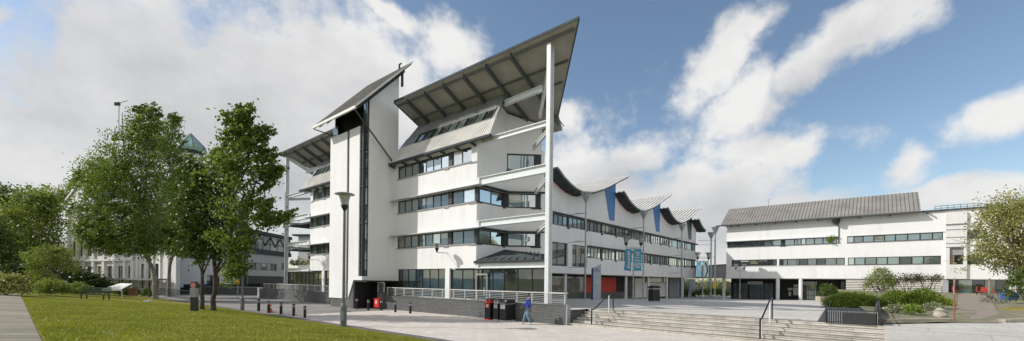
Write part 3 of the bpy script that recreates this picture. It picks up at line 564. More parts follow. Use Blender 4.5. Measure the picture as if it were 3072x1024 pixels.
# ground floor behind the overhang
gz=-2.2
so=MB(); so.fbox(FW,35.5,86.9,3.45,3.53,-3,-.02); so.build('soffit',M['sill'],WB)
U=lambda px: FW.U(px,gz)
def gpart(x0,x1,z0,z1,mt,name,off=0):
    m_=MB(); m_.fbox(FW,U(x0),U(x1),z0,z1,gz-.2,gz+off); return m_.build(name,mt,WB)
bw=MB(); bw.fbox(FW,35.5,86.5,-.3,3.45,gz-.5,gz-.2); bw.build('ground_floor_wall',M['darkwall'],WB)
gpart(1640,1699,1.2,3.2,GS,'ground_floor_glazing'); gpart(1702,1754,1.2,3.2,GS,'ground_floor_glazing'); gpart(1640,1754,.3,1.18,M['kerb'],'plinth',.05)
gpart(1758,1778,1.15,3.25,M['redwall'],'red_panel'); gpart(1800,1850,1.15,3.25,M['redwall'],'red_panel'); gpart(1758,1884,.2,1.14,M['kerb'],'plinth',.05)
gpart(1884,1906,.0,3.3,GD,'ground_floor_glazing'); gpart(1907,1950,.1,2.6,M['white2'],'white_panel'); gpart(1950.6,1998,.1,2.55,M['white2'],'white_panel'); gpart(1907,1998,2.62,3.4,GD,'ground_floor_glazing')
gpart(2010,2040,-.2,3.4,M['sill'],'grey_panel',.02); gpart(2055,2068,-.25,3.4,GD,'ground_floor_glazing'); gpart(2069,2088,-.25,3.4,M['sill'],'grey_panel')
for k in range(6):
    t=41+7.775*k; c=MB(); z=plaza_z(FW.pt(t,0,-.35).y)-.05; c.tube(FW.pt(t,z,-.35),FW.pt(t,3.46,-.35),.2,n=14); c.build('column',M['steel'],WB,smooth=False)
# ------------------------------------------------------------------ right-hand building
RB=thing('white_block','long white three-storey block with seamed metal roof across the plaza','building',tuple(FR.pt(0,0,0)))
w=MB(); RH=[(-19.6,-4.47,8.72,9.68),(-3.3,6.7,8.72,9.68),(8.9,10.6,8.6,9.75),(-18.9,-3.55,5.5,6.56),(-3.2,6.52,5.45,6.56),(7.3,8.6,5.35,6.6),(8.95,10.4,5.35,6.6)]
w.wall(FR,-19.72,22,3.47,12.55,-.35,0,RH); w.fbox(Fr(FR.pt(-19.72,0,0),b,a),.36,12,3.47,12.5,-.35,0); w.build('wall',M['white'],RB)
window(FR,-19.6,-11.6,8.72,9.68,-.1,RB,[.14,.27,.41,.55,.69,.83],lambda i:iD if i<5 else iT,.09,.13); window(FR,-11.2,-4.47,8.72,9.68,-.1,RB,[.2,.33,.42,.58,.74,.87],lambda i:random.choice((iT,iR,iT)),.09,.13)
window(FR,-3.3,6.7,8.72,9.68,-.1,RB,[.075,.18,.3,.415,.53,.655,.78,.9],lambda i:random.choice((iT,iT,iR,iG)),.09,.13); window(FR,8.9,10.6,8.6,9.75,-.1,RB,[],lambda i:iD,.09,.13)
window(FR,-18.9,-12.2,5.5,6.56,-.15,RB,fr_n(5),lambda i:iD,.09,.13); window(FR,-11.4,-3.55,5.5,6.56,-.1,RB,[.08,.28,.42,.56,.7,.87],lambda i:random.choice((iG,iD,iG)),.09,.13)
window(FR,-3.2,6.52,5.45,6.56,-.1,RB,[.08,.2,.33,.45,.58,.71,.83],lambda i:[iR,iT,iG,iT,iT,iD,iT,iG][i],.09,.13); window(FR,7.3,8.6,5.35,6.6,-.3,RB,[.4],lambda i:iD,.09,.13); window(FR,8.95,10.4,5.35,6.6,-.12,RB,[],lambda i:iD,.09,.13)
q=MB(); q.fbox(FR,-11.6,-11.2,8.72,9.68,-.2,-.03,0); q.fbox(FR,-12.2,-11.9,5.5,6.56,-.2,-.02,1); q.fbox(FR,-11.9,-11.4,5.5,6.56,-.2,-.05,0); q.fbox(FR,-11.8,-11.0,8.55,8.71,.003,.05,0); q.build('window_pier',[M['frame'],M['white']],RB)
q=MB(); q.fbox(FR,-20.3,-4.4,9.7,9.8,.003,.4); q.fbox(FR,-3.4,6.9,9.7,9.77,.003,.08); q.build('sunshade',M['canopy'],RB)
q=MB(); q.fbox(FR,-19.6,-4.3,8.64,8.715,-.1,.05); q.fbox(FR,-3.4,6.8,8.64,8.715,-.1,.04); q.fbox(FR,-19,6.6,5.42,5.447,-.1,.04); q.build('sill',M['sill'],RB)
q=MB(); q.tube(FR.pt(-4.3,11.3,.06),FR.pt(-4.3,8.75,.06),.06); q.tube(FR.pt(-4.75,11.8,.3),FR.pt(-4.3,11.3,.06),.06); q.build('drainpipe',M['rafter'],RB)
for u in (-18.9,-17.8,-15.2,-12.4,-9.6,-6.8,-1.9,1.4,5.2):
    q=MB(); q.beam(FR.pt(u,12.35,-.01),FR.pt(u,12.42,.75),.14,.2); q.build('eave_bracket',M['rafter'],RB)
# pier with stacked ribs at the right, recess
q=MB(); q.fbox(FR,6.95,8.8,3.48,12.3,.004,.35)
q2=[(7.35,8.55,5.3,6.62)]
q=MB(); q.wall(FR,6.95,8.85,3.48,12.2,.003,.3,[(7.3,8.6,5.35,7.6)]); q.build('pier',M['white2'],RB)
q=MB(); q.fbox(FR,7.2,8.7,6.62,7.55,-.34,.05,0); q.build('recess_panel',M['sill'],RB)
for z in (9.9,8.9,8.1,7.62): q=MB(); q.fbox(FR,6.9,8.9,z,z+.06,.302,.36,0); q.build('pier_trim',M['sill'],RB)
q=MB(); q.fbox(FR,6.85,9.3,10.6,10.68,.302,.45,0); q.build('pier_trim',M['sill'],RB)
q=MB(); q.fbox(FR,7.3,7.75,5.36,6.6,-.25,-.02); q.build('timber_reveal',M['wood'],RB)
RRp=lambda u,d,o=0: FR.pt(u,12.62+(.8-d)*.62+o,d)
rf=MB(); rf.prism([RRp(-20.4,.8,-.06),RRp(4.5,.8,-.06),RRp(4.5,-4.6,-.06),RRp(-20.4,-4.6,-.06)],(0,0,.16)); ro=rf.build('roof',M['roofmetal'],RB)
sm=MB()
for u in np.arange(-20.35,4.5,.44): sm.beam(RRp(u,.82,.115),RRp(u,-4.6,.115),.055,.06)
sm.build('standing_seam',M['seam'],ro)
gt=MB(); gt.fbox(FR,-21.2,4.6,12.36,12.56,.7,.98); gt.fbox(FR,4.6,13.5,12.5,12.68,-.3,.25); gt.build('gutter',M['rafter'],ro)
q=MB(); q.prism([FR.pt(-20.2,12.5,.6),FR.pt(4.4,12.5,.6),FR.pt(4.4,12.5,-4.5),FR.pt(-20.2,12.5,-4.5)],(0,0,.03)); q.fbox(FR,-19.7,4.3,12.4,15.7,-4.9,-4.65); q.build('roof_void',M['sill'],RB)
q=MB(); q.fbox(FR,4.7,14,12.56,12.6,-6,-.36); q.build('flat_roof',M['sill'],RB)
vt=MB(); vt.lathe(FR.pt(-4.6,11.9,.55),[(.1,-.3),(.45,-.1),(.5,.35),(.2,.55)],12); vt.fbox(FR,-4.9,-4.3,11.6,12.3,-.01,.35); vt.build('vent_cowl',M['black'],RB)
rl=MB()
for u in np.arange(5.9,10.2,.6): rl.tube(FR.pt(u,12.68,-.2),FR.pt(u,13.25,-.2),.025,n=5)
for z in (12.9,13.2): rl.tube(FR.pt(5.9,z,-.2),FR.pt(10.1,z,-.2),.03,n=5)
rl.build('roof_railing',M['black'],RB)
an=MB(); an.tube(RRp(-14.2,-4.5,.1),RRp(-14.2,-4.5,1.3),.05); an.tube(RRp(-14.6,-4.5,1.0),RRp(-13.8,-4.5,1.2),.03); an.build('aerial',M['galv'],RB)
# ground floor entrance
gd=-3.2; UR=lambda px: FR.U(px,gd)
q=MB(); q.fbox(FR,-19.7,-3.2,-.4,3.5,gd-.3,gd); q.fbox(FR,-4,-3.6,-.4,3.46,gd,-.4); q.build('entrance_wall',M['darkwall'],RB)
q=MB(); q.fbox(FR,-19.7,22,3.38,3.46,-8,-.01); q.build('soffit',M['sill'],RB)
for (x0,x1,n) in ((2250,2295,4),(2296,2322,2),(2412,2452,5),(2202,2246,3)):
    window(FR,UR(x0),UR(x1),-.2,2.7,gd+.12,RB,fr_n(n),lambda i:random.choice((iD,iD,iG)) if x0<2400 else iG,name='entrance_door' if x0 in (2250,2412) else 'shop_window')
q=MB(); q.fbox(FR,UR(2246),UR(2290),2.45,2.95,gd+.2,gd+.35,0); q.fbox(FR,UR(2409),UR(2447),2.5,3.0,gd+.2,gd+.35,0); q.fbox(FR,UR(2449),UR(2453),2.5,3.0,gd+.2,gd+.35,0); q.build('sign_panel',M['greyp'],RB)
q=MB(); q.fbox(FR,UR(2250),UR(2286),2.64,2.74,gd+.352,gd+.36); q.fbox(FR,UR(2413),UR(2443),2.69,2.79,gd+.352,gd+.36); q.build('sign_lettering',M['sill'],RB)
q=MB(); q.fbox(FR,UR(2382),UR(2397),.75,2.0,gd+.003,gd+.05,0); q.fbox(FR,UR(2383),UR(2397),2.1,2.5,gd+.003,gd+.05,0); q.fbox(FR,UR(2366),UR(2372),1.5,1.9,gd+.003,gd+.05,0); q.fbox(FR,UR(2373),UR(2379),1.55,1.95,gd+.003,gd+.05,0); q.fbox(FR,UR(2368),UR(2375),.6,1.3,gd+.003,gd+.05,0); q.build('notice_board',M['greyp'],RB)
for px_,base in ((2334,-.3),(2403,-.42)):
    c=MB(); u=FR.U(px_,.1); c.tube(FR.pt(u,-.45,-.25),FR.pt(u,3.46,-.25),.27,n=16); c.build('column',M['white'],RB)
# left of the garden: ground-floor slatted wall and shop front
lw=MB(); ul0,ul1=-3.4,6.6
lw.fbox(FR,ul0,ul1,.6,3.45,-.5,-.25,0)
for z in np.arange(1.0,3.4,.24): lw.fbox(FR,ul0,ul1,z,z+.15,-.25,-.12,1)
lw.build('slatted_wall',[M['kerb'],M['cream']],RB)
q=MB(); q.fbox(FR,6.7,7.25,.6,3.47,-.3,-.02); q.build('corner_pier',M['grey'],RB)
window(FR,7.3,12.6,1.5,3.4,-.9,RB,[.18,.42,.62,.8],lambda i:[iD,iT,iD,iG,iD][i],name='shop_window')
q=MB(); q.fbox(FR,12.6,22,.8,3.4,-.6,-.02); q.build('ground_floor_wall',M['white2'],RB)
q=MB(); q.fbox(FR,7.25,12.6,.6,1.5,-1.2,-.86); q.build('shop_plinth',M['kerb'],RB)
# ------------------------------------------------------------------ link bridge between wave building and white block
p0=FW.pt(86.6,0,-1.2); p1=FR.pt(-19.75,0,-.2); ub=(p1-p0); ub.z=0; nl=V((-ub.y,ub.x,0)); nl=nl if nl.dot(-p0)>0 else -nl
FL=Fr(p0,ub,nl); Ln=ub.length
LK=thing('link_bridge','grey enclosed bridge at first-floor level joining the two white buildings','bridge',tuple(p0))
q=MB(); q.fbox(FL,-.3,Ln,3.5,5.75,-3,0); q.build('deck',M['grey'],LK); q=MB(); q.fbox(FL,-.3,Ln,5.754,5.9,-3.05,.06); q.build('coping',M['rafter'],LK)
q=MB(); u=FL.U(2180); q.tube(FL.pt(Ln-1.2,-.3,-.5),FL.pt(Ln-1.2,3.49,-.5),.25,n=12); q.build('column',M['steel'],LK)
# ------------------------------------------------------------------ brick walls and terrace railings
BW=thing('brick_wall','low grey brick retaining wall in front of the glazed corner','wall',tuple(FA.pt(7,0,1.5)))
q=MB(); q.fbox(FA,-2.4,16.6,-.05,1.14,1.2,1.5); q.fbox(Fr(FA.pt(-2.4,0,1.2),b,nB),0,2.0,.0,.86,-.3,-.003); q.build('brickwork',M['brickA'],BW)
q=MB(); q.fbox(FA,-2.44,16.62,1.142,1.2,1.16,1.53); q.build('coping',M['conc'],BW); q=MB(); q.fbox(FA,-2.5,-2.41,-.02,1.22,1.17,1.53); q.build('end_post',M['galv'],BW)
q=MB(); q.fbox(FA,16.62,17.3,.0,1.45,1.15,1.75,0); q.build('end_pier',M['conc'],BW)
LWl=thing('concrete_wall','long plain grey retaining wall left of the tower','wall',tuple(FA.pt(35,0,1.4)))
q=MB(); q.fbox(FA,23.5,46.0,-.05,1.22,1.1,1.4); q.fbox(Fr(FA.pt(46,0,1.4),b,a),0.003,6,-.05,1.2,-.3,-.01); q.build('wall_body',M['conc'],LWl); q=MB(); q.fbox(FA,46.02,46.5,0,1.35,1.0,1.5); q.build('end_post',M['white2'],LWl)
def railing(s0,s1,d,zb,zt,n,lab,extra=False,mesh=False):
    t=thing('terrace_railing',lab,'railing',tuple(FA.pt((s0+s1)/2,zb,d)))
    r=MB(); r.fbox(FA,s0,s1,zt,zt+.06,d-.06,d+.05)
    if extra: r.fbox(Fr(FA.pt(s0,0,d),b,nB),.06,.3,zt,zt+.06,-.05,.05)
    r.build('top_rail',M['corr'],t)
    for k in range(n):
        q=MB(); s=s0+(s1-s0)*k/(n-1); q.fbox(FA,s-.035,s+.035,zb,zt-.003,d-.08,d+.01); q.build('post',M['rail'],t)
    sl=MB()
    if mesh:
        for z in np.arange(zb+.08,zt,.07): sl.tube(FA.pt(s0,z,d-.02),FA.pt(s1,z,d-.02),.012,n=4)
    else:
        for z in np.arange(zb+.09,zt-.05,.115): sl.fbox(FA,s0,s1,z,z+.026,d-.035,d-.015)
    if extra:
        for z in np.arange(zb+.09,zt-.05,.105): sl.fbox(Fr(FA.pt(s0,0,d),b,nB),.02,.3,z,z+.035,-.03,-.005)
    sl.build('slats',M['rail'],t)
railing(-2.2,16.4,1.35,1.2,1.86,16,'galvanised railing with horizontal slats on the grey brick wall',True)
railing(24.2,45.0,1.25,1.22,1.85,14,'long wire railing on the plain grey wall left of tower',False,True)
railing(16.5,17.45,1.62,1.45,2.3,2,'short raised railing panel beside the dark entrance recess')
# red fire box and small things at the entrance
t=thing('fire_box','red fire equipment box with white symbol against dark entrance','fire box',tuple(FA.pt(16.9,0,2.0)))
q=MB(); p=FA.pt(17.15,.55,1.95); q.fbox(FA,16.7,17.42,.14,.92,1.78,2.0); q.build('cabinet',M['red'],t); q=MB(); q.fbox(FA,17.0,17.16,.45,.75,2.003,2.012); q.fbox(FA,16.96,17.2,.56,.64,2.003,2.012); q.build('symbol',M['whitep'],t)
q=MB(); q.fbox(FA,16.7,16.76,0,.12,1.8,1.98); q.fbox(FA,17.4,17.46,0,.12,1.8,1.98); q.build('feet',M['frame'],t)
# ------------------------------------------------------------------ lamp posts
def lamp_head(t,c,s=1.0):
    c=V(c)
    h=MB(); h.lathe(c,[(.055*s,0),(.1*s,.08*s),(.19*s,.27*s),(.19*s,.34*s)],14); o=h.build('lamp_head',M['black'],t)
    h=MB(); h.lathe(c+V((0,0,.342*s)),[(.17*s,0),(.30*s,.53*s)],16); h.build('glass_cone',M['lampglass'],o)
    h=MB(); h.lathe(c+V((0,0,.874*s)),[(.30*s,0),(.52*s,.03*s),(.53*s,.05*s),(.42*s,.10*s),(.15*s,.15*s),(.03*s,.17*s)],24); h.build('lamp_disc',M['galv'],o)
def post_lamp(lab,Hh):
    t=local('street_lamp',lab,'street lamp','single-headed lamp posts')
    q=MB(); q.lathe((0,0,0),[(.17,0),(.17,1.05),(.15,1.15),(.085,1.3),(.075,3.5),(.07,Hh-1.04)],14); q.build('pole',M['lamppaint'],t,smooth=False)
    q=MB(); q.box((.0,-.172,.6),(.07,.006,.25)); q.build('access_door',M['sill'],t)
    lamp_head(t,(0,0,Hh-1.04)); return t
lp=post_lamp('tall grey lamp post in the foreground at the lawn edge',7.33); place(lp,atz(1030,980,0.01))
dup(lp,atz(727,931,0.0),0,'farther grey lamp post standing beside the road behind the trees',6.1/7.33)
SP=MB()
def twin(lab,Hh,px_,z,py):
    t=local('twin_lamp',lab,'street lamp','twin-headed lamp posts'); q=MB(); q.lathe((0,0,0),[(.11,0),(.11,.9),(.07,1.0),(.06,Hh-1.25)],10); q.build('pole',M['galv'],t)
    q=MB(); q.tube((-.8,0,Hh-1.3),(.8,0,Hh-1.3),.04); q.tube((-.8,0,Hh-1.32),(-.8,0,Hh-1.1),.04); q.tube((.8,0,Hh-1.32),(.8,0,Hh-1.1),.04); q.build('crossbar',M['galv'],t)
    for s in (-.8,.8): lamp_head(t,(s,0,Hh-1.1),1.05)
    return t
Y1=46.; b1=atY(1899,896,Y1); b1.z=plaza_z(Y1); top1=atY(1899,708,Y1).z-b1.z
tl=twin('twin lamp post with teal banners in front of the wave roofs',top1,0,0,0); place(tl,b1)
Y2=58.; b2=atY(2108,890,Y2); b2.z=plaza_z(Y2); l2=dup(tl,b2,0,'twin lamp post with bright blue and white banners near the passage',(atY(2108,757,Y2).z-b2.z)/top1)
Y3=62.; b3=atY(2219,905,Y3); b3.z=plaza_z(Y3); l3=dup(tl,b3,0,'bare twin lamp post before the dark entrance of the white block',(atY(2219,792,Y3).z-b3.z)/top1)
# banners hang from the lamp posts
def bannermat(name,c0,c1,c2,scale):
    m,nt,p=newmat(name); n=noise(nt,pos(nt),scale,4,.6,(1,1,.35)); nt.links.new(ramp(nt,n,[(.35,c0),(.5,c1),(.65,c2)]),p.inputs['Base Color']); p.inputs['Roughness'].default_value=.7; return m
bm1=bannermat('teal_blue_banner',(.03,.21,.32),(.04,.27,.42),(.03,.40,.40),1.0); bm2=bannermat('white_blue_banner',(.02,.14,.6),(.6,.78,.9),(.08,.55,.75),2.2)
def banner(lab,Y,x0,x1,y0,y1,mat,txt=None,wave=0,cat='banner'):
    t=thing('banner',lab,cat,tuple(atY(x0,y1,Y)),0,'banners hung on lamp posts')
    n=8; q=MB(); A=atY(x0,y0,Y);B=atY(x1,y1,Y)
    for i in range(n):
        f0,f1=i/n,(i+1)/n; z0=A.z+(B.z-A.z)*f0; z1=A.z+(B.z-A.z)*f1; o0=wave*math.sin(f0*2.2)*.12-wave*.25*f0; o1=wave*math.sin(f1*2.2)*.12-wave*.25*f1
        q.hexa([(A.x+o1,Y,z1),(B.x+o1*.4,Y+.02,z1),(B.x+o1*.4,Y+.035,z1),(A.x+o1,Y+.015,z1),(A.x+o0,Y,z0),(B.x+o0*.4,Y+.02,z0),(B.x+o0*.4,Y+.035,z0),(A.x+o0,Y+.015,z0)])
    q.build('cloth',mat,t)
    r=MB(); pole=1899 if x0<2000 else 2108; side=x0 if abs(x0-pole)>abs(x1-pole) else x1
    for z in (A.z+.03,): r.tube((atY(pole,y0,Y).x,Y+.05,z),(atY(side,y0,Y).x,Y+.05,z),.02,n=6)
    r.build('arm',M['galv'],t)
    if txt:
        for body,size,fx in txt: text_part(body,size,'lettering',M['whitep'],t,(A.x+(B.x-A.x)*fx,Y-.03,(A.z+B.z)/2),(0,0,1),(-1,0,0))
banner('teal banner reading discover, left of its lamp post',Y1,1876,1894,748,812,bm1,[('discover',.58,.5)],1); banner('teal banner reading @21st, right of its lamp post',Y1,1903,1924,748,812,bm1,[('@21st',.66,.42)],0)
banner('bright banner with dark blue blotches, left of its lamp post',Y2,2089,2105,786,831,bm2,None,.6); banner('pale banner with a dark blue curved stripe, right of its lamp post',Y2,2111,2126,786,831,bannermat('pale_mint_banner',(.5,.66,.66),(.62,.72,.72),(.4,.6,.62),1.2),None,0)
q=MB(); A=atY(2113,788,Y2)
for i in range(8):
    f0,f1=i/8,(i+1)/8; z0=A.z-2.0*f0; z1=A.z-2.0*f1; x0=A.x+.36*math.sin(f0*math.pi); x1=A.x+.36*math.sin(f1*math.pi)
    q.hexa([(x0,Y2-.03,z0),(x0+.16,Y2-.03,z0),(x1+.16,Y2-.03,z1),(x1,Y2-.03,z1),(x0,Y2-.02,z0),(x0+.16,Y2-.02,z0),(x1+.16,Y2-.02,z1),(x1,Y2-.02,z1)])
bo=[o for o in bpy.data.objects if o.get('label','').startswith('pale banner')][0]; q.build('stripe',M['navy'],bo)
# tall masts with funnel uplights
def mast(px_,ytop,lab,first=None):
    t0=FW.U(px_,3.0); p=FW.pt(t0,0,3.0); zt=atY(px_,ytop,p.y).z; zb=plaza_z(p.y)-.02
    t=thing('mast',lab,'mast',(p.x,p.y,zb),0,'tall funnel-topped masts')
    q=MB(); q.tube((p.x,p.y,zb),(p.x,p.y,zt-1.0),.1,.085,n=10); q.build('pole',M['galv'],t)
    q=MB(); q.lathe((p.x,p.y,zt-1.15),[(.09,0),(.14,.15),(.56,1.1),(.58,1.15)],16); q.build('funnel',M['galv'],t)
    for z in (zt-2.2,6.9,4.15):
        q=MB(); e=V((p.x,p.y,z)); q.tube(e,e+a*2.2,.03,n=6); q.tube(e,e+a*1.0+nA*.6,.03,n=6); q.build('bracket_arm',M['galv'],t)
mast(1757,578,'tall thin mast with funnel top nearest the white corner column'); mast(1931,634,'tall thin mast with funnel top between the two blue wall panels'); mast(2046,674,'tall thin mast with funnel top before the black wall panel')
def mast2(px_,ytop,Y,lab):
    p=atY(px_,880,Y); zt=atY(px_,ytop,Y).z; zb=-.27; t=thing('mast',lab,'mast',(p.x,p.y,zb),0,'tall funnel-topped masts')
    q=MB(); q.tube((p.x,p.y,zb),(p.x,p.y,zt-1.0),.12,.1,n=10); q.build('pole',M['galv'],t); q=MB(); q.lathe((p.x,p.y,zt-1.15),[(.1,0),(.14,.15),(.56,1.1),(.58,1.15)],16); q.build('funnel',M['galv'],t)
    q=MB(); q.tube((p.x,p.y,zt-2),(p.x-2.4,p.y+.4,zt-2.05),.03,n=6); q.build('bracket_arm',M['galv'],t); q=MB(); q.tube((p.x,p.y,6.6),(p.x-2.4,p.y+.4,6.6),.03,n=6); q.build('bracket_arm',M['galv'],t)
mast2(2132,698,70,'tall mast with funnel top left of the pair by the passage'); mast2(2144,682,66,'tall mast with funnel top right of the pair by the passage')
q=MB(); Y=65.6; A=atY(2140,866,Y);B=atY(2147,848,Y); q.box(((A.x+B.x)/2,Y,(A.z+B.z)/2),((B.x-A.x)/2,.02,(B.z-A.z)/2)); tag(q.build('notice_sign',M['yellow']),'small yellow notice fixed to a mast by the passage','sign')
q=MB(); A=atY(2174,868,70);B=atY(2179,842,70); q.box(((A.x+B.x)/2,70,(A.z+B.z)/2),((B.x-A.x)/2,.02,(B.z-A.z)/2)); tag(q.build('notice_sign',M['yellow']),'narrow yellow notice on the grey bridge column','sign')
# ------------------------------------------------------------------ totem signs
def totem(p,w,h,lab,txt):
    t=thing('totem_sign',lab,'totem sign',tuple(p)); d=V((p.x,p.y,0)).normalized(); x=V((d.y,-d.x,0)); 
    F_=Fr((p.x,p.y),(1,0,0),(0,-1,0)); z=p.z
    q=MB(); q.prism([F_.pt(-w/2,z,.15),F_.pt(w/2,z,.15),F_.pt(w/2,z+h,.15),F_.pt(-w/2,z+h*.9,.15)],(0,.3,0)); q.build('panel',M['totem'],t)
    q=MB(); q.prism([F_.pt(-w/2-.16,z,.1),F_.pt(-w/2-.004,z,.1),F_.pt(-w/2-.004,z+h*.895,.1),F_.pt(-w/2-.16,z+h*.885,.1)],(0,.2,0)); q.build('edge_panel',M['navy'],t)
    if txt:
        text_part(txt,.42,'lettering',M['lettering'],t,F_.pt(-.08,z+h*.83,.16),(1,0,0),(0,0,1),.004)
        q=MB(); 
        for zz,ww in ((.64,.5),(.615,.34),(.42,.25)): q.fbox(F_,-.38,-.38+ww,z+h*zz,z+h*zz+.035,.152,.158)
        q.fbox(F_,-.42,.1,z+h*.375,z+h*.375+.09,.152,.158); q.build('small_print',M['sill'],t)
    else:
        q=MB(); 
        for zz,ww in ((.8,.3),(.6,.25),(.45,.28)): q.fbox(F_,-.2,-.2+ww,z+h*zz,z+h*zz+.05,.152,.158)
        q.build('small_print',M['sill'],t)
tp=atz(1790,900,.82); k=tp.y/F; totem(tp,23*k,107*k,'tall pale grey sign reading UEL with slanted top and navy edge','UEL')
tp=plaza(2028,893); k=tp.y/F; totem(tp,17*k,52*k,'small pale sign slab under the overhang at the far end',None)
# ------------------------------------------------------------------ bollards, cone, bins
def bollard(lab,group):
    t=local('bollard',lab,'bollard',group); q=MB(); q.lathe((0,0,0),[(.11,0),(.11,.9),(.115,.93),(.115,.97),(.06,1.0)],12); q.build('post',M['black'],t)
    for z in (.72,.82): 
        q=MB(); q.lathe((0,0,z),[(.114,0),(.114,.05)],12); q.build('reflective_band',M['greyp'],t)
    return t
L_=[(776,934,'leftmost of the five bollards along the lawn edge'),(806,939,'bollard by the lawn edge with a traffic cone beside it'),(843,943,'middle one of the five bollards along the lawn edge'),(881,948,'fourth of the five bollards along the lawn edge'),(914.5,954,'nearest of the five bollards along the lawn edge, closest to lamp post')]
R_=[(1071,927,'bollard before the dark entrance, nearest the lamp post'),(1105,931,'bollard before the dark entrance, beside the red fire box'),(1144,932,'bollard at the near end of the grey brick wall, right of the fire box'),(1186,937,'second from right of the bollards along the grey brick wall'),(1231,941,'rightmost of the bollards along the grey brick wall')]
bo=None
for G,grp,hp in ((L_,'bollards along the lawn edge',36),(R_,'bollards along the brick wall',33)):
    for (x,y,lab) in G:
        p=atz(x,y,.0); lab='black '+lab
        if bo is None: bo=bollard(lab,grp); place(bo,p,0,hp*p.y/F)
        else: o=dup(bo,p,0,lab,hp*p.y/F); o['group']=grp
t=local('traffic_cone','orange and white traffic cone beside a black bollard','traffic cone'); q=MB(); q.box((0,0,.025),(.2,.2,.025)); q.build('base',M['orange'],t); q=MB(); q.lathe((0,0,.05),[(.15,0),(.03,.75)],14); q.build('cone',M['orange'],t); q=MB(); q.lathe((0,0,.35),[(.107,0),(.068,.22)],14); q.build('sleeve',M['whitep'],t)
p=atz(812,938,0); place(t,p,0,28/.8*p.y/F)
def bin_(name,lab,u0,u1,H0,mt,labm,base,hood,d0=1.62,dd=.75):
    t=thing(name,lab,'bin',tuple(FA.pt((u0+u1)/2,0,d0+dd/2)),0,'bins against the brick wall'); u0,u1=min(u0,u1),max(u0,u1)
    q=MB(); q.fbox(FA,u0,u1,.08,H0*.78,d0,d0+dd); q.build('body',M['black'],t)
    q=MB(); q.fbox(FA,u0-.01,u1+.01,.0,.078,d0,d0+dd+.02); q.build('base',M[base],t)
    q=MB()
    if hood=='flap':
        q.fbox(FA,u0+.03,u1-.03,H0*.78+.003,H0*.93,d0,d0+dd-.03); o=q.build('hood_front',M[mt],t)
        q=MB(); q.fbox(FA,(u0+u1)/2-.07,(u0+u1)/2+.07,H0*.84,H0*.9,d0+dd-.03,d0+dd-.02); q.build('slot',M['black'],o)
        q=MB(); q.prism([FA.pt(u0,H0*.93+.003,d0),FA.pt(u0,H0*.93+.003,d0+dd),FA.pt(u0,H0*.97,d0+dd*.8),FA.pt(u0,H0,d0+dd*.4),FA.pt(u0,H0*.97,d0)],a*(u1-u0)); q.build('lid',M['black'],t)
    else:
        q.fbox(FA,u0+.15,u1-.15,H0*.78,H0*.84,d0+.1,d0+dd-.1); q.build('neck',M['black'],t); q=MB()
        q.prism([FA.pt(u0,H0*.85,d0),FA.pt(u0,H0*.85,d0+dd),FA.pt(u0,H0*.95,d0+dd*.92),FA.pt(u0,H0*.99,d0+dd*.6),FA.pt(u0,H0*.99,d0+dd*.35),FA.pt(u0,H0*.93,d0)],a*(u1-u0)); q.build('lid',M['black'],t)
        q=MB(); q.fbox(FA,u0+.02,u1-.02,H0*.775,H0*.8,d0+.01,d0+dd+.01); q.build('rim',M['greyp'],t)
    q=MB(); w=(u1-u0); q.fbox(FA,u0+w*.16,u1-w*.16,H0*.57,H0*.74,d0+dd+.003,d0+dd+.012); o=q.build('label_panel',M[labm],t)
    q=MB()
    for zz in (.6,.645,.69): q.fbox(FA,u0+w*.3,u1-w*.28,H0*zz,H0*zz+.035,d0+dd+.0125,d0+dd+.016)
    q.build('label_print',M['sill' if labm!='red' else 'whitep'],o)
UB=lambda px: FA.U(px,2.3)
bin_('litter_bin','narrow black bin with red front and red label',UB(1459),UB(1475),1.42,'red','red','red','flap'); bin_('litter_bin','narrow black bin with grey front, between the red bin and the wide bin',UB(1484),UB(1499),1.42,'greyp','greyp','greyp','flap'); bin_('litter_bin','wide black bin with hooded lid and white label',UB(1508),UB(1527),1.42,'black','whitep','greyp','hood',1.62,.9)
p=plaza(1962,905); p0=p; k=p.y/F; t=thing('litter_bin','large black hooded bin alone on the plaza','bin',tuple(p)); hh=48*k; ww=14*k
q=MB(); q.box((p.x,p.y,p.z+hh*.4),(ww*.86,ww*.86,hh*.36),0,.3); q.build('body',M['black'],t); q=MB(); q.box((p.x,p.y,p.z+.04),(ww*.9,ww*.9,.04),0,.3); q.build('base',M['sill'],t)
q=MB(); q.box((p.x,p.y,p.z+hh*.8),(ww*.75,ww*.75,hh*.04),0,.3); q.build('neck',M['greyp'],t)
q=MB(); q.box((p.x,p.y,p.z+hh*.89),(ww*.95,ww*.95,hh*.05),0,.3); q.box((p.x,p.y,p.z+hh*.965),(ww*.7,ww*.7,hh*.025),0,.3); q.build('lid',M['black'],t)
q=MB(); q.box((p.x+ww*.93,p.y-.1,p.z+hh*.66),(.01,.2,.2),0,.3); q.build('label_panel',M['whitep'],t)
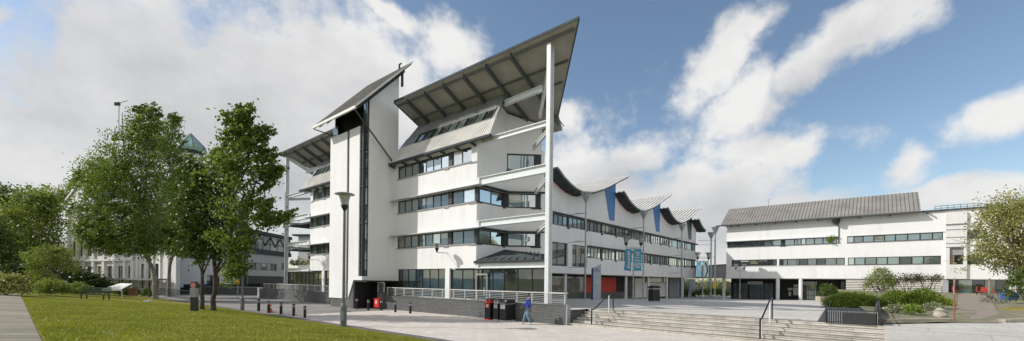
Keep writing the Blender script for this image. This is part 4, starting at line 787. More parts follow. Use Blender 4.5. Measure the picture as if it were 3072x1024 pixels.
# ------------------------------------------------------------------ person walking past the brick wall
def skin_mesh(name,verts,edges,radii,mat,parent,sub=2,roots=(0,)):
    me=bpy.data.meshes.new(name); me.from_pydata(verts,edges,[]); o=bpy.data.objects.new(name,me); COL.objects.link(o)
    o.modifiers.new('s','SKIN'); 
    for i,r in enumerate(radii):
        sv=me.skin_vertices[0].data[i]; sv.radius=(r,r) if not isinstance(r,tuple) else r; sv.use_root=i in roots
    m=o.modifiers.new('u','SUBSURF'); m.levels=sub; m.render_levels=sub
    bpy.context.view_layer.update(); dg=bpy.context.evaluated_depsgraph_get(); me2=bpy.data.meshes.new_from_object(o.evaluated_get(dg)); bpy.data.objects.remove(o)
    me2.materials.append(mat); me2.polygons.foreach_set('use_smooth',[True]*len(me2.polygons)); o=bpy.data.objects.new(name,me2); COL.objects.link(o); o.parent=parent; return o
PB=atz(1585,974,0); PE=thing('person','person walking left in a blue hoodie and jeans beside the brick wall','person',tuple(PB))
# person faces -x (walks left), x forward negative; y away from camera
hip=(0,0,.92)
Vv=[(0,0,.92),(0,0,1.08),(.0,0,1.25),(-.02,0,1.42),(-.03,0,1.51),(-.05,0,1.58),(-.065,0,1.66),(-.06,0,1.74),
 (0,-.1,.88),(-.06,-.11,.5),(.14,-.11,.1),(.05,-.11,.035),        # near leg: trailing
 (0,.1,.88),(-.2,.11,.5),(-.27,.11,.1),(-.38,.11,.05),            # far leg: leading
 (-.02,-.17,1.42),(.08,-.25,1.15),(.13,-.22,.92),                 # near arm bent back
 (-.02,.17,1.42),(-.16,.24,1.17),(-.36,.22,1.0)]
Ee=[(0,1),(1,2),(2,3),(3,4),(4,5),(5,6),(6,7),(0,8),(8,9),(9,10),(10,11),(0,12),(12,13),(13,14),(14,15),(3,16),(16,17),(17,18),(3,19),(19,20),(20,21)]
Rr=[.125,.12,.125,.12,.055,.085,.1,.07,.09,.06,.04,.035,.09,.06,.04,.035,.065,.045,.032,.065,.045,.032]
def hand(Vv,Ee,Rr,root,d,side):
    d=V(d).normalized(); w=V(side).normalized(); pr=V(Vv[root])
    i=len(Vv); Vv.append(tuple(pr+d*.07)); Ee.append((root,i)); Rr.append((.035,.02))
    for k,(off,l) in enumerate(((-.03,.07),(-.01,.085),(.01,.08),(.03,.065))):
        j=len(Vv); Vv.append(tuple(pr+d*.1+w*off)); Ee.append((i,j)); Rr.append(.010)
        Vv.append(tuple(pr+d*(.1+l*.5)+w*off+V((0,0,-.008)))); Ee.append((j,j+1)); Rr.append(.009)
        Vv.append(tuple(pr+d*(.1+l*.85)+w*off*.9+V((-.02,0,-.02)))); Ee.append((j+1,j+2)); Rr.append(.008)
    j=len(Vv); Vv.append(tuple(pr+d*.05+w*-.045)); Ee.append((root,j)); Rr.append(.011); Vv.append(tuple(pr+d*.09+w*-.06)); Ee.append((j,j+1)); Rr.append(.009)
hand(Vv,Ee,Rr,18,(-.1,0,-1),(1,0,0)); hand(Vv,Ee,Rr,21,(-.6,0,-.8),(.8,0,-.6))
skin_mesh('body',Vv,Ee,Rr,M['skin'],PE,1)
skin_mesh('hoodie',[(0,0,.86),(0,0,1.08),(0,0,1.27),(-.02,0,1.44),(-.02,-.17,1.43),(.09,-.26,1.15),(.13,-.23,.97),(-.02,.17,1.43),(-.16,.25,1.17),(-.33,.22,1.03)],[(0,1),(1,2),(2,3),(3,4),(4,5),(5,6),(3,7),(7,8),(8,9)],[.165,.16,.165,.15,.09,.068,.05,.09,.068,.05],M['hoodie'],PE,2)
skin_mesh('jeans',[(0,0,.95),(0,-.1,.86),(-.06,-.11,.5),(.13,-.11,.12),(0,.1,.86),(-.2,.11,.5),(-.27,.11,.12)],[(0,1),(1,2),(2,3),(0,4),(4,5),(5,6)],[.15,.115,.085,.075,.115,.085,.075],M['jeans'],PE,2)
for (x,y,z,px2) in ((.14,-.11,.05,.02),(-.29,.11,.05,-.44)):
    skin_mesh('trainer',[(x+.06,y,.05),(x-.06,y,.055),(x-.18,y,.04)],[(0,1),(1,2)],[.05,.055,.04],M['shoe'],PE,2)
skin_mesh('hood',[(.07,0,1.5),(.0,-.09,1.52),(-.09,-.06,1.49),(.0,.09,1.52),(-.09,.06,1.49)],[(0,1),(1,2),(0,3),(3,4)],[.065,.055,.045,.055,.045],M['hood'],PE,2)
skin_mesh('hair',[(-.02,0,1.7),(-.055,0,1.76)],[(0,1)],[.1,.098],M['hair'],PE,2)
fc=MB(); 
for s in (-1,1): fc.box((-.155,s*.035,1.68),(.008,.014,.009))
fc.prism([(-.16,-.012,1.63),(-.185,0,1.635),(-.16,.012,1.63),(-.155,0,1.675)],(0,0,.004)); fc.box((-.15,0,1.59),(.008,.03,.006)); fo=fc.build('face_features',M['hair'],None); fo.parent=PE
er=MB(); 
for s in (-1,1): er.lathe((-.06,s*.1,1.64),[(.012,0),(.022,.02),(.024,.04),(.012,.06)],8)
eo=er.build('ears',M['skin'],None); eo.parent=PE
PE.scale=(1.04,1.04,1.04)
# ------------------------------------------------------------------ vegetation
def grass_blades(n):
    s=rng.uniform(-4,30,n); d=LAWN_D+.02+rng.power(1.0,n)*11.0
    x=C.x+a.x*s+nA.x*d; y=C.y+a.y*s+nA.y*d; keep=(y>6); x=x[keep]; y=y[keep]; d=d[keep]; n=len(x); z=np.maximum(.03,LS*(d-LAWN_D)+.03)
    h=rng.uniform(.025,.075,n); t=rng.uniform(0,6.28,n); w=rng.uniform(.012,.03,n); lx=rng.normal(0,.03,n); ly=rng.normal(0,.03,n)
    A=np.stack([x-w*np.cos(t),y-w*np.sin(t),z-.01],1); B=np.stack([x+w*np.cos(t),y+w*np.sin(t),z-.01],1); T=np.stack([x+lx,y+ly,z+h],1)
    v=np.stack([A,B,T],1).reshape(-1,3); me=bpy.data.meshes.new('grass_blades'); me.vertices.add(3*n); me.vertices.foreach_set('co',v.ravel().astype(np.float32)); me.loops.add(3*n); me.loops.foreach_set('vertex_index',np.arange(3*n,dtype=np.int32)); me.polygons.add(n); me.polygons.foreach_set('loop_start',np.arange(0,3*n,3,dtype=np.int32)); me.update(calc_edges=True)
    me.materials.append(M['grass2']); o=bpy.data.objects.new('grass_blades',me); COL.objects.link(o); tag(o,'short mown grass blades growing over the lawn','grass',kind='stuff')
M['grass2']=leafmat('grass_blades',(.16,.21,.018),(.23,.26,.028),(.34,.32,.06),.3)
grass_blades(190000)
def leaves(name,cl,n_per,sig,size,mat,parent,flat=.0,drag=(0,0,0)):
    """cl: (n,4) cluster centres + local sigma scale; small rhombic leaves scattered round each"""
    cl=np.asarray(cl); n=len(cl)*n_per
    c=np.repeat(cl[:,:3],n_per,0)+rng.normal(0,1,(n,3))*sig*np.repeat(cl[:,3:4],n_per,0)*np.array([1,1,.75])
    c+=np.abs(rng.normal(0,.4,(n,1)))*np.array([drag])
    nn=rng.normal(0,1,(n,3)); nn[:,2]+=flat; nn/=np.linalg.norm(nn,axis=1,keepdims=True)
    t=np.cross(nn,rng.normal(0,1,(n,3))); t/=np.linalg.norm(t,axis=1,keepdims=True); u=np.cross(nn,t)
    s=size*rng.uniform(.6,1.25,(n,1)); t=t*s; u=u*s*.62
    if parent is not None: c=c-np.array(ORG[parent.name])
    v=np.stack([c-t,c-u+t*.15,c+t,c+u+t*.15],1).reshape(-1,3)
    me=bpy.data.meshes.new(name); me.vertices.add(4*n); me.vertices.foreach_set('co',v.ravel().astype(np.float32)); me.loops.add(4*n); me.loops.foreach_set('vertex_index',np.arange(4*n,dtype=np.int32))
    me.polygons.add(n); me.polygons.foreach_set('loop_start',np.arange(0,4*n,4,dtype=np.int32)); me.update(calc_edges=True); me.materials.append(mat)
    o=bpy.data.objects.new(name,me); COL.objects.link(o)
    if parent is not None: o.parent=parent; ORG[o.name]=ORG[parent.name]
    return o
def blob_clusters(bl,dens,shell=.45):
    out=[]
    for (c,r) in bl:
        n=max(6,int(dens*(r[0]*r[1]*r[2])**(2/3)))
        d=rng.normal(0,1,(n,3)); d/=np.linalg.norm(d,axis=1,keepdims=True); k=rng.uniform(0,1,(n,1))**shell
        k=k*(1+rng.normal(0,.09,(n,1)))
        p=np.array(c)+d*k*np.array(r); out.append(np.hstack([p,rng.uniform(.6,1.3,(n,1))]))
    return np.vstack(out)
def limb(mb,p,q,r0,r1,n=4,wob=.12):
    p=V(p);q=V(q); L=(q-p).length; prev=p; pr=r0
    for i in range(1,n+1):
        f=i/n; c=p.lerp(q,f)+V((random.gauss(0,1),random.gauss(0,1),random.gauss(0,.5)))*(wob*L*.12 if i<n else 0); r=r0+(r1-r0)*f
        mb.tube(prev,c,pr,r,8,0,True); prev=c; pr=r
def tree(name,lab,base,bl,lmat,bmat,dens=16,n_per=26,sig=.34,size=.15,tr=.2,fork=.4,group=None,lean=0,cat='tree',drag=(0,0,0),ntr=1,shell=.45):
    t=thing(name,lab,cat,tuple(base),0,group); tk=MB(); base=V(base)
    cen=sum((V(c) for c,r in bl),V())/len(bl); top=max(c[2]+r[2]*.5 for c,r in bl); zf=base.z+(cen.z-base.z)*fork
    for k in range(ntr):
        o=V(((k-(ntr-1)/2)*.5,0,0)); f=V((base.x+(cen.x-base.x)*fork*.25+o.x*1.6,base.y+(cen.y-base.y)*fork*.25,zf))
        tk.tube(base+o-V((0,0,.1)),base+o+V((0,0,.35)),tr*1.45,tr*1.05,10); limb(tk,base+o+V((0,0,.34)),f,tr*1.05,tr*.8,4,.15); limb(tk,f,V((cen.x,cen.y,top)),tr*.78,.03,6,.3)
    for c,r in bl:
        c=V(c); limb(tk,f.lerp(V((cen.x,cen.y,top)),random.uniform(0,.5)),c,tr*.4,.03,4,.4)
        for j in range(3): limb(tk,c+V((0,0,-.2)),c+V((random.gauss(0,.5)*r[0],random.gauss(0,.5)*r[1],random.gauss(.1,.4)*r[2])),.04,.012,2,.3)
    tk.build('trunk',bmat,t,fix=False)
    cl=blob_clusters(bl,dens,shell)
    if drag[0]:      # wind-combed sprays on the outline
        sp=[]
        for c,r in bl:
            for k in range(5):
                d=V((random.gauss(.25,1),random.gauss(0,.8),random.gauss(.5,.8))).normalized(); p=V(c)+V((d.x*r[0],d.y*r[1],d.z*r[2]))*.82; w=(d*.5+V((.7,0,.6))).normalized()
                for j in range(4): sp.append((*(p+w*(.22*j+.05)),.42-.09*j))
        cl=np.vstack([cl,np.array(sp)]); cl[:,:3]+=rng.normal(0,.12,(len(cl),3))
    leaves('crown',cl,n_per,sig,size,lmat,t,0.0,drag)
    return t
def pb(px,py,rx,ry,Y,dY=0,rY=None):
    Yy=Y+dY; k=Yy/F
    if Y<45 and 242<px<900:
        px-=5; py+=26 if py<480 else 10; q_=.78 if rx>12 else .85; rx*=q_; ry*=q_*1.04
    elif Y<45 and px<=242: rx*=.86; ry*=.86
    p=atY(px,py,Yy)
    return ((p.x,p.y,p.z),(rx*k,(rY if rY else (rx+ry)/2*k*(1.45 if Y<45 and px<900 and rx>30 else .95)),ry*k))
TA=lawn(466,897); TBp=lawn(507,894); TC=lawn(606,930); TD=lawn(640,934)
YA=TA.y; 
wind=(.6,0,.25)
tree('poplar_tree','tall leafy tree with pale trunk, leftmost of the windblown lawn trees',TA,[pb(440,425,48,75,YA-2.5),pb(375,480,70,80,YA-2.5),pb(330,560,80,85,YA-2.5,-.5),pb(415,570,90,90,YA-2.5,.4),pb(285,640,70,65,YA-2.5),pb(262,560,28,50,YA-2.5,.5),pb(385,680,95,70,YA-2.5,-.5),pb(440,385,20,50,YA-2.5),pb(290,700,50,40,YA-2.5,-.3),pb(350,745,60,30,YA-2.5),pb(400,395,25,45,YA-2.5),pb(425,745,60,35,YA-2.5),pb(300,735,45,30,YA-2.5,.4),pb(275,700,50,48,YA-2.5),pb(325,715,62,42,YA-2.5),pb(400,730,70,40,YA-2.5),pb(410,350,8,22,YA-2.5),pb(447,352,10,24,YA-2.5)],L1,M['barkpale'],18,26,.33,.12,.25,.3,'windblown trees on the lawn',drag=wind)
tree('poplar_tree','tall leafy tree with pale trunk standing second from left on the lawn',TBp,[pb(494,430,38,62,TBp.y-2.5),pb(505,385,20,38,TBp.y-2.5),pb(480,500,60,80,TBp.y-2.5,.5),pb(520,590,60,90,TBp.y-2.5,.8),pb(470,660,70,80,TBp.y-2.5,.3),pb(535,690,55,70,TBp.y-2.5,.5),pb(555,560,30,60,TBp.y-2.5),pb(545,750,40,30,TBp.y-2.5),pb(560,520,35,50,TBp.y-2.5,1),pb(570,640,45,60,TBp.y-2.5,1),pb(490,735,70,45,TBp.y-2.5),pb(535,720,55,50,TBp.y-2.5),pb(512,362,8,22,TBp.y-2.5)],L1,M['barkpale'],18,26,.33,.12,.23,.3,'windblown trees on the lawn',drag=wind)
tree('poplar_tree','dark-trunked lawn tree behind the round sign, third from left',TC,[pb(642,520,40,65,(TC.y-2),.8),pb(600,590,50,80,(TC.y-2),.5),pb(650,600,60,80,(TC.y-2),.5),pb(590,690,55,60,(TC.y-2),.3),pb(650,690,60,60,(TC.y-2),.4),pb(610,760,50,30,(TC.y-2)),pb(685,440,36,55,(TC.y-2),.6),pb(565,735,55,42,(TC.y-2)),pb(565,655,52,60,(TC.y-2)),pb(590,560,45,60,(TC.y-2)),pb(650,755,45,30,(TC.y-2)),pb(580,520,35,50,(TC.y-2),.5)],L2,M['barkdark'],15,26,.33,.12,.14,.3,'windblown trees on the lawn',drag=wind)
tree('poplar_tree','tallest windblown lawn tree with branches reaching right over the road',TD,[pb(712,375,30,42,(TD.y-2.5)),pb(692,395,36,58,(TD.y-2.5)),pb(735,395,30,40,(TD.y-2.5)),pb(700,460,70,70,(TD.y-2.5)),pb(758,450,42,40,(TD.y-2.5)),pb(790,470,26,25,(TD.y-2.5)),pb(640,510,50,80,(TD.y-2.5)),pb(720,560,75,70,(TD.y-2.5)),pb(775,530,38,38,(TD.y-2.5),-.4),pb(700,640,72,60,(TD.y-2.5),-.3),pb(770,640,40,35,(TD.y-2.5)),pb(795,655,26,16,(TD.y-2.5),-.5),pb(680,720,65,45,(TD.y-2.5)),pb(800,520,14,14,(TD.y-2.5)),pb(718,330,8,24,(TD.y-2.5)),pb(684,350,8,26,(TD.y-2.5)),pb(770,395,20,20,(TD.y-2.5)),pb(822,655,18,9,(TD.y-2.5),-.4),pb(725,735,26,18,(TD.y-2.5)),pb(700,785,14,28,(TD.y-2.5)),pb(692,815,9,26,(TD.y-2.5))],L1,M['barkdark'],13.5,25,.31,.12,.16,.3,'windblown trees on the lawn',drag=wind)
# trees behind on the left
def bg(lab,px,py,Y,bl,m,**k):
    z=k.pop('z',-.3); p=atY(px,py,Y); p.z=z; return tree('broadleaf_tree',lab,p,[pb(*q) for q in bl],m,M['bark'],group='trees behind the left lawn',**k)
bg('dark tree at the far left edge rising behind the others',-10,870,74,[(15,600,45,45,74),(-20,660,70,70,74),(30,690,40,50,74)],L2,dens=9,n_per=26,sig=.6,size=.24)
bg('broad sunlit tree left of the white villa, widest at the back',105,870,66,[(105,605,50,48,66),(60,655,60,55,66),(135,655,45,60,66),(30,740,60,70,66),(100,750,70,70,66),(150,600,25,36,66),(90,800,80,50,66),(150,760,28,80,66)],L3,dens=9,n_per=30,sig=.55,size=.22)
bg('thin olive tree rising behind the villa gable',215,870,95,[(205,585,32,35,95),(235,560,22,35,95),(180,600,30,40,95)],L3,dens=8,n_per=24,sig=.5,size=.2)
bg('dense low dark tree filling the far left edge',-40,880,55,[(-30,740,60,60,55),(20,800,55,50,55),(-10,690,50,50,55)],L2,dens=10,n_per=26,sig=.5,size=.2)
bg('olive tree rising behind the windblown lawn trees beside the villa roof',285,860,92,[(290,510,40,45,92),(265,545,36,45,92),(310,560,40,50,92),(350,520,30,60,92)],L3,dens=9,n_per=26,sig=.5,size=.2)
bp_=lawn(138,880); 
t=tree('bushy_tree','low bushy dark green tree with several stems on the lawn by the path',bp_,[pb(135,768,52,38,bp_.y),pb(105,795,32,42,bp_.y),pb(168,775,42,40,bp_.y),pb(205,795,26,24,bp_.y,-.3),pb(225,805,14,14,bp_.y,-.4),pb(120,830,40,22,bp_.y),pb(160,748,30,20,bp_.y)],L3,M['bark'],34,26,.19,.085,.09,.45,None,ntr=3)
def shrub(name,lab,p,rx,ry,rz,m,n=120,n_per=30,sig=.14,size=.06,cat='shrub',group=None,cz=None):
    t=thing(name,lab,cat,tuple(p),0,group); c=(p.x,p.y,p.z+(rz*.55 if cz is None else cz))
    cl=blob_clusters([(c,(rx,ry,rz))],1,.3); d=rng.normal(0,1,(n,3)); d/=np.linalg.norm(d,axis=1,keepdims=True); d[:,2]=np.abs(d[:,2])*1.2-.35
    cl=np.hstack([np.array(c)+d*np.array([rx,ry,rz])*rng.uniform(.7,1.02,(n,1)),rng.uniform(.7,1.3,(n,1))])
    leaves('foliage',cl,n_per,sig,size,m,t,.3); st=MB()
    for k in range(5): limb(st,(p.x,p.y,p.z-.05),(p.x+random.gauss(0,.4)*rx,p.y+random.gauss(0,.3)*ry,p.z+rz*.8),.04,.012,3,.3)
    st.build('stems',M['bark'],t,fix=False); return t
p=lawn(20,886); shrub('bush','bright yellow-green bush at the head of the slab path',p,1.5,1.0,1.15,L4,150,26,.2,.09,group='bushes at the back of the left lawn')
p=lawn(60,884); shrub('bush','grey-green bush right of the yellow bush by the path',p+V((.5,2,0)),1.3,1.0,.85,L3,110,26,.2,.09,group='bushes at the back of the left lawn')
p=lawn(235,882); shrub('bush','pale green bush just left of the bench',p,1.4,.9,.8,L3,130,26,.18,.08,group='bushes at the back of the left lawn')
p=lawn(300,880); shrub('hedge','clipped dark green hedge behind the bench',p+V((0,1.2,0)),1.9,.6,1.0,L5,160,26,.14,.07,cat='hedge',group='bushes at the back of the left lawn')
for i,(x,y,w,lab) in enumerate(((345,890,.7,'small dark bush right of the bench'),(430,892,1.0,'dark bush left of the pale tree trunks'),(385,888,.6,'low dark bush under the white awning'))):
    p=lawn(x,y); shrub('bush',lab,p+V((0,.8,0)),w,.5,.75,L2,70,26,.13,.07,group='bushes at the back of the left lawn')
# dark understorey hedge far behind the lawn
p=atY(100,885,50); p.z=.6; shrub('hedge','long dark hedge behind the path and bushy tree',p,9,1.6,2.3,LH,420,30,.4,.15,cat='hedge')
# ------------------------------------------------------------------ left buildings
VQ=V((-48.3,62,0)); VL=Fr(VQ,V((-.917,.399,0)),V((-.399,-.917,0)))
VB=thing('white_villa','old white villa with tall pilasters and pediment half hidden by trees','house',tuple(VL.pt(16,0,0)))
uu=lambda px,d=0: VL.U(px,d); zz=lambda px,py,d=0: VL.hit(px,py,d)[1]
eave=zz(240,625)
holes=[]
wx=[uu(x) for x in (225,246,268,300,330,362,392)]
for x in wx:
    for (z0,z1) in ((1.0,4.3),(6.0,8.6),(9.8,11.6)): holes.append((x-.7,x+.7,z0,z1))
gx=[uu(x) for x in (430,451,472)]
for x in gx: holes.append((x-.55,x+.55,.9,4.6))
uR=uu(405); uL=uu(205)
q=MB(); q.wall(VL,uR,uL,-.4,eave,-.4,0,[h for h in holes if h[0]>uR]); q.fbox(VL,uR,uL,-.4,eave,-9,-8.7); q.fbox(VL,uR,uR+.3,-.4,eave,-8.7,-.4); q.fbox(VL,uL-.3,uL,-.4,eave,-8.7,-.4)
q.wall(VL,uu(533),uR,-.4,zz(470,740),-.4,2.0-2.0,[h for h in holes if h[0]<uR]); q.build('wall',M['cream'],VB)
for h in holes:
    if h[2]>9: continue
    wd=window(VL,h[0],h[1],h[2],h[3],-.2,VB,[.5],lambda i:random.choice((iD,iC,iG)),.09,.07)
q=MB()
for px_ in (208,236,257,284,315,347,378,402): u=uu(px_); q.fbox(VL,u-.35,u+.35,-.3,eave-.9,.003,.25); q.fbox(VL,u-.45,u+.45,eave-1.2,eave-.8,.003,.35)
q.fbox(VL,uR-.2,uL+.3,eave-.6,eave-.2,.003,.45); q.fbox(VL,uR-.3,uL+.5,eave-.2,eave+.1,-9,.7); q.fbox(VL,uR,uL,5.1,5.4,.003,.3)
for px_ in (415,440,461,483,505,530): u=uu(px_); q.fbox(VL,u-.2,u+.2,-.3,zz(470,745),.003,.16)
q.build('pilasters',M['white'],VB)
rf=MB(); zr=eave+3.4; uM=uL-5; rf.prism([VL.pt(uL+.5,eave+.12,.7),VL.pt(uL-10,eave+.12,.7),VL.pt(uL-5,zr,.7)],VL.n*-10); rf.prism([VL.pt(uR-.3,eave+.12,.6),VL.pt(uL-4,eave+.12,.6),VL.pt(uL-4,eave+2.2,-4),VL.pt(uR+2,eave+2.2,-4)],(0,0,.1)); ro=rf.build('roof',M['slate'],VB)
q=MB(); q.prism([VL.pt(uL+.1,eave+.12,.71),VL.pt(uL-9.6,eave+.12,.71),VL.pt(uL-5,zr-.3,.71)],VL.n*.05); q.beam(VL.pt(uL+.6,eave+.2,.8),VL.pt(uL-5,zr+.1,.8),.4,.3); q.beam(VL.pt(uL-5,zr+.1,.8),VL.pt(uL-10.5,eave+.2,.8),.4,.3); q.lathe(VL.pt(uL-5,zr,.5),[(.25,0),(.35,.6),(.1,1.1)],10); q.build('pediment',M['white'],VB)
q=MB(); p0=VL.pt(uu(395),zz(450,838),.02); zc=zz(450,838); q.fbox(VL,uu(520),uu(250),zc-.12,zc+.1,.3,2.6); q.build('veranda_roof',M['slate'],VB)
q=MB(); zp=zz(470,742); q.prism([VL.pt(uu(533)-.2,zp,.4),VL.pt(uR,zp,.4),VL.pt(uR,zp+1.8,-3.5),VL.pt(uu(533)-.2,zp+1.8,-3.5)],(0,0,.12)); q.build('porch_roof',M['slate'],VB)
# green copper lantern on its roof
Yc=70.; c=atY(572,465,Yc); kk=Yc/F; 
q=MB(); q.lathe((c.x,c.y,4.0),[(28*kk,0),(28*kk,c.z-4.0)],8); q.build('lantern_base',M['cream'],VB)
q=MB(); q.lathe((c.x,c.y,c.z),[(31*kk,0),(31*kk,.5)],8); q.build('lantern_cornice',M['frame'],VB)
q=MB(); q.lathe((c.x,c.y,c.z+.5),[(40*kk,0),(42*kk,8*kk),(38*kk,14*kk),(3*kk,53*kk)],8); cr=q.build('lantern_roof',M['copper'],VB)
q=MB(); 
for k in range(8):
    A=2*math.pi*k/8; q.beam((c.x+38*kk*math.cos(A),c.y+38*kk*math.sin(A),c.z+.55+14*kk),(c.x,c.y,c.z+.5+54*kk),.18,.18)
q.build('ridges',M['slate'],cr)
pl=atY(356,402,80); t=thing('wind_mast','slim pole with wind vane rising above the left trees','mast',(pl.x,80,0)); q=MB(); q.tube((pl.x,80,0),(pl.x,80,atY(357,306,80).z),.16,.1,n=8); q.build('pole',M['steel'],t)
q=MB(); z=atY(357,306,80).z; q.box((pl.x-.3,80,z-.4),(.5,.12,.3)); q.tube((pl.x,80,z-.2),(pl.x+1.5,80,z+.25),.08); q.build('arrow',M['frame'],t); q=MB(); q.tube((pl.x-.9,80,z-5.6),(pl.x+.9,80,z-5.6),.08); q.tube((pl.x-.7,80,z-6.5),(pl.x-.7,80,z-5),.07); q.tube((pl.x+.5,80,z-7),(pl.x+.5,80,z-5.4),.07); q.build('vane',M['frame'],t)
# annex with big blank wall, glazed footbridge and beige block
AQ=V((-52.5,67.6,0)); AFr=Fr(AQ,b,nB)
AB=thing('annex_building','blank pale annex wall in shade behind the dark tree trunks','building',tuple(AQ))
uE=AFr.U(745); q=MB(); zt=atY(720,610,74).z; hz=[(AFr.U(622),AFr.U(660),.9,3.0)]
q.wall(AFr,0,uE,1.5,zt,-.4,0,hz); q.fbox(AFr,0,uE,-.4,1.496,-.5,-.1,1); q.fbox(Fr(AQ,a,nA),.003,16,1.0,zt-.5,-.4,0); q.build('wall',[M['white'],M['darkwall']],AB)
window(AFr,hz[0][0],hz[0][1],.9,3.0,-.3,AB,[.3,.6],lambda i:iD)
q=MB(); u=AFr.U(733); q.fbox(AFr,u-.9,u+.5,-.4,zt-.3,.003,.25); q.build('dark_downpipe_bay',M['frame'],AB); q=MB(); q.fbox(AFr,-.1,uE+.1,zt,zt+.25,-12,.2); q.build('roof',M['slate'],AB)
GX=atY(746,770,75).x; GF=Fr((GX,74.4),(0,1,0),(1,0,0)); gl=13.6
GBd=thing('beige_block','beige block with strip window under the glazed footbridge','building',(GX,80,0))
q=MB(); hzg=[(1.3,9.6,4.05,5.4),(11.3,12.6,4.3,5.7)]; q.wall(GF,0,gl,3.0,7.0,-.4,0,hzg); q.build('wall',M['beige'],GBd); q=MB(); q.wall(GF,0,gl,-.4,2.996,-.5,-.1,[(.3,4.4,-.1,1.6),(5.0,13,-.1,1.6)]); q.build('base_wall',M['frame'],GBd)
for h in hzg: window(GF,h[0],h[1],h[2],h[3],-.15,GBd,fr_n(5) if h[1]<10 else [],lambda i:iG if i%2 else iD)
q=MB(); q.fbox(GF,.2,gl,-.2,1.8,-2.6,-2.2); q.build('garage_recess',M['darkwall'],GBd)
GB2=thing('glazed_footbridge','glazed footbridge with zigzag bracing linking the annex to the office block','footbridge',(GX,80,7))
q=MB(); q.fbox(GF,-.3,gl+1,7.02,7.8,-3,.25); q.fbox(GF,-.3,gl+1,10.6,11.2,-3.2,.4); q.build('deck_and_roof',M['rafter'],GB2)
window(GF,-.2,gl+.8,7.82,10.58,.1,GB2,fr_n(6),lambda i:random.choice((iR,iT,iR)),.1,.1)
q=MB()
for k in range(4):
    u0=gl*k/4+.3; q.beam(GF.pt(u0,10.4,-.0+.17),GF.pt(u0+gl/8,8.6,.17),.09,.09); q.beam(GF.pt(u0+gl/8,8.6,.17),GF.pt(u0+gl/4,10.4,.17),.09,.09)
q.fbox(GF,0,gl,9.0,9.1,.15,.2); q.build('bracing',M['frame'],GB2)
bs=MB(); sl=Fr((GX+.5,95),(1,-.15,0),(-.15,-1,0)); bs.wall(sl,-2,30,-.4,atY(880,704,92).z,-.4,0,[(9,16,8.4,10.6)]); 
RBk=thing('rear_hall','pale rear hall with dark eave seen behind the left white column','building',tuple(sl.pt(10,0,0))); bs.build('wall',M['white2'],RBk)
q=MB(); zt=atY(880,704,92).z; q.fbox(sl,-3,30,zt+.003,zt+.35,-8,.8); q.build('roof',M['rafter'],RBk); window(sl,9,16,8.4,10.6,-.2,RBk,fr_n(4),lambda i:iD)
# low walls, fence and little things between the trunks
t=thing('picket_fence','low dark railing fence behind the tree trunks by the road','fence',tuple(atz(560,895,0))); q=MB(); P0=lawn(505,884);P1=lawn(572,893); P0.z=P1.z=.1; P0=atz(470,884,.1);P1=atz(570,900,.05)
for f in np.linspace(0,1,40): c=P0.lerp(P1,f); q.tube(c,c+V((0,0,1.0)),.02,n=5)
q.build('pickets',M['frame'],t); q=MB(); q.beam(P0+V((0,0,1)),P1+V((0,0,1)),.05,.06); q.beam(P0+V((0,0,.15)),P1+V((0,0,.15)),.05,.06); q.build('rails',M['frame'],t)
t=thing('garden_wall','long low dark wall running behind the road and tree trunks','wall',tuple(atz(640,884,0))); q=MB(); A=atz(380,876,.0);B=atz(775,886,.0); q.beam(A+V((0,0,.55)),B+V((0,0,.55)),.4,1.1); q.build('wall_body',M['conc'],t); q=MB(); q.beam(A+V((0,0,1.17)),B+V((0,0,1.17)),.5,.12); q.build('coping',M['sill'],t)
sp_=lawn(583,935); k=sp_.y/F; t=thing('sign_pillar','dark pillar with a round pinkish sign face on top','sign',tuple(sp_)); q=MB(); q.box((sp_.x,sp_.y,sp_.z+21*k),(8*k,6*k,21*k+.1)); q.build('post',M['frame'],t); q=MB(); q.box((sp_.x,sp_.y,sp_.z+57*k),(9*k,7*k,14*k)); q.build('box',M['sill'],t)
q=MB(); q.tube((sp_.x,sp_.y+.12,sp_.z+79*k),(sp_.x,sp_.y-.12,sp_.z+79*k),11*k,n=24); q.build('rim',M['frame'],t); q=MB(); q.tube((sp_.x,sp_.y-.12,sp_.z+79*k),(sp_.x,sp_.y-.14,sp_.z+79*k),8*k,n=24); q.build('sign_face',plain('pinkish_sign_face',(.55,.22,.18),.5),t)
y_=atz(713,893,0); k=y_.y/F; t=thing('yellow_sign','yellow sign plate on a thin post left of the far lamp','sign',tuple(y_)); q=MB(); q.tube(y_,y_+V((0,0,60*k)),.05); q.build('post',M['galv'],t); q=MB(); q.box((y_.x,y_.y-.08,46*k),(5.5*k,.03,8*k)); q.build('plate',M['yellow'],t)
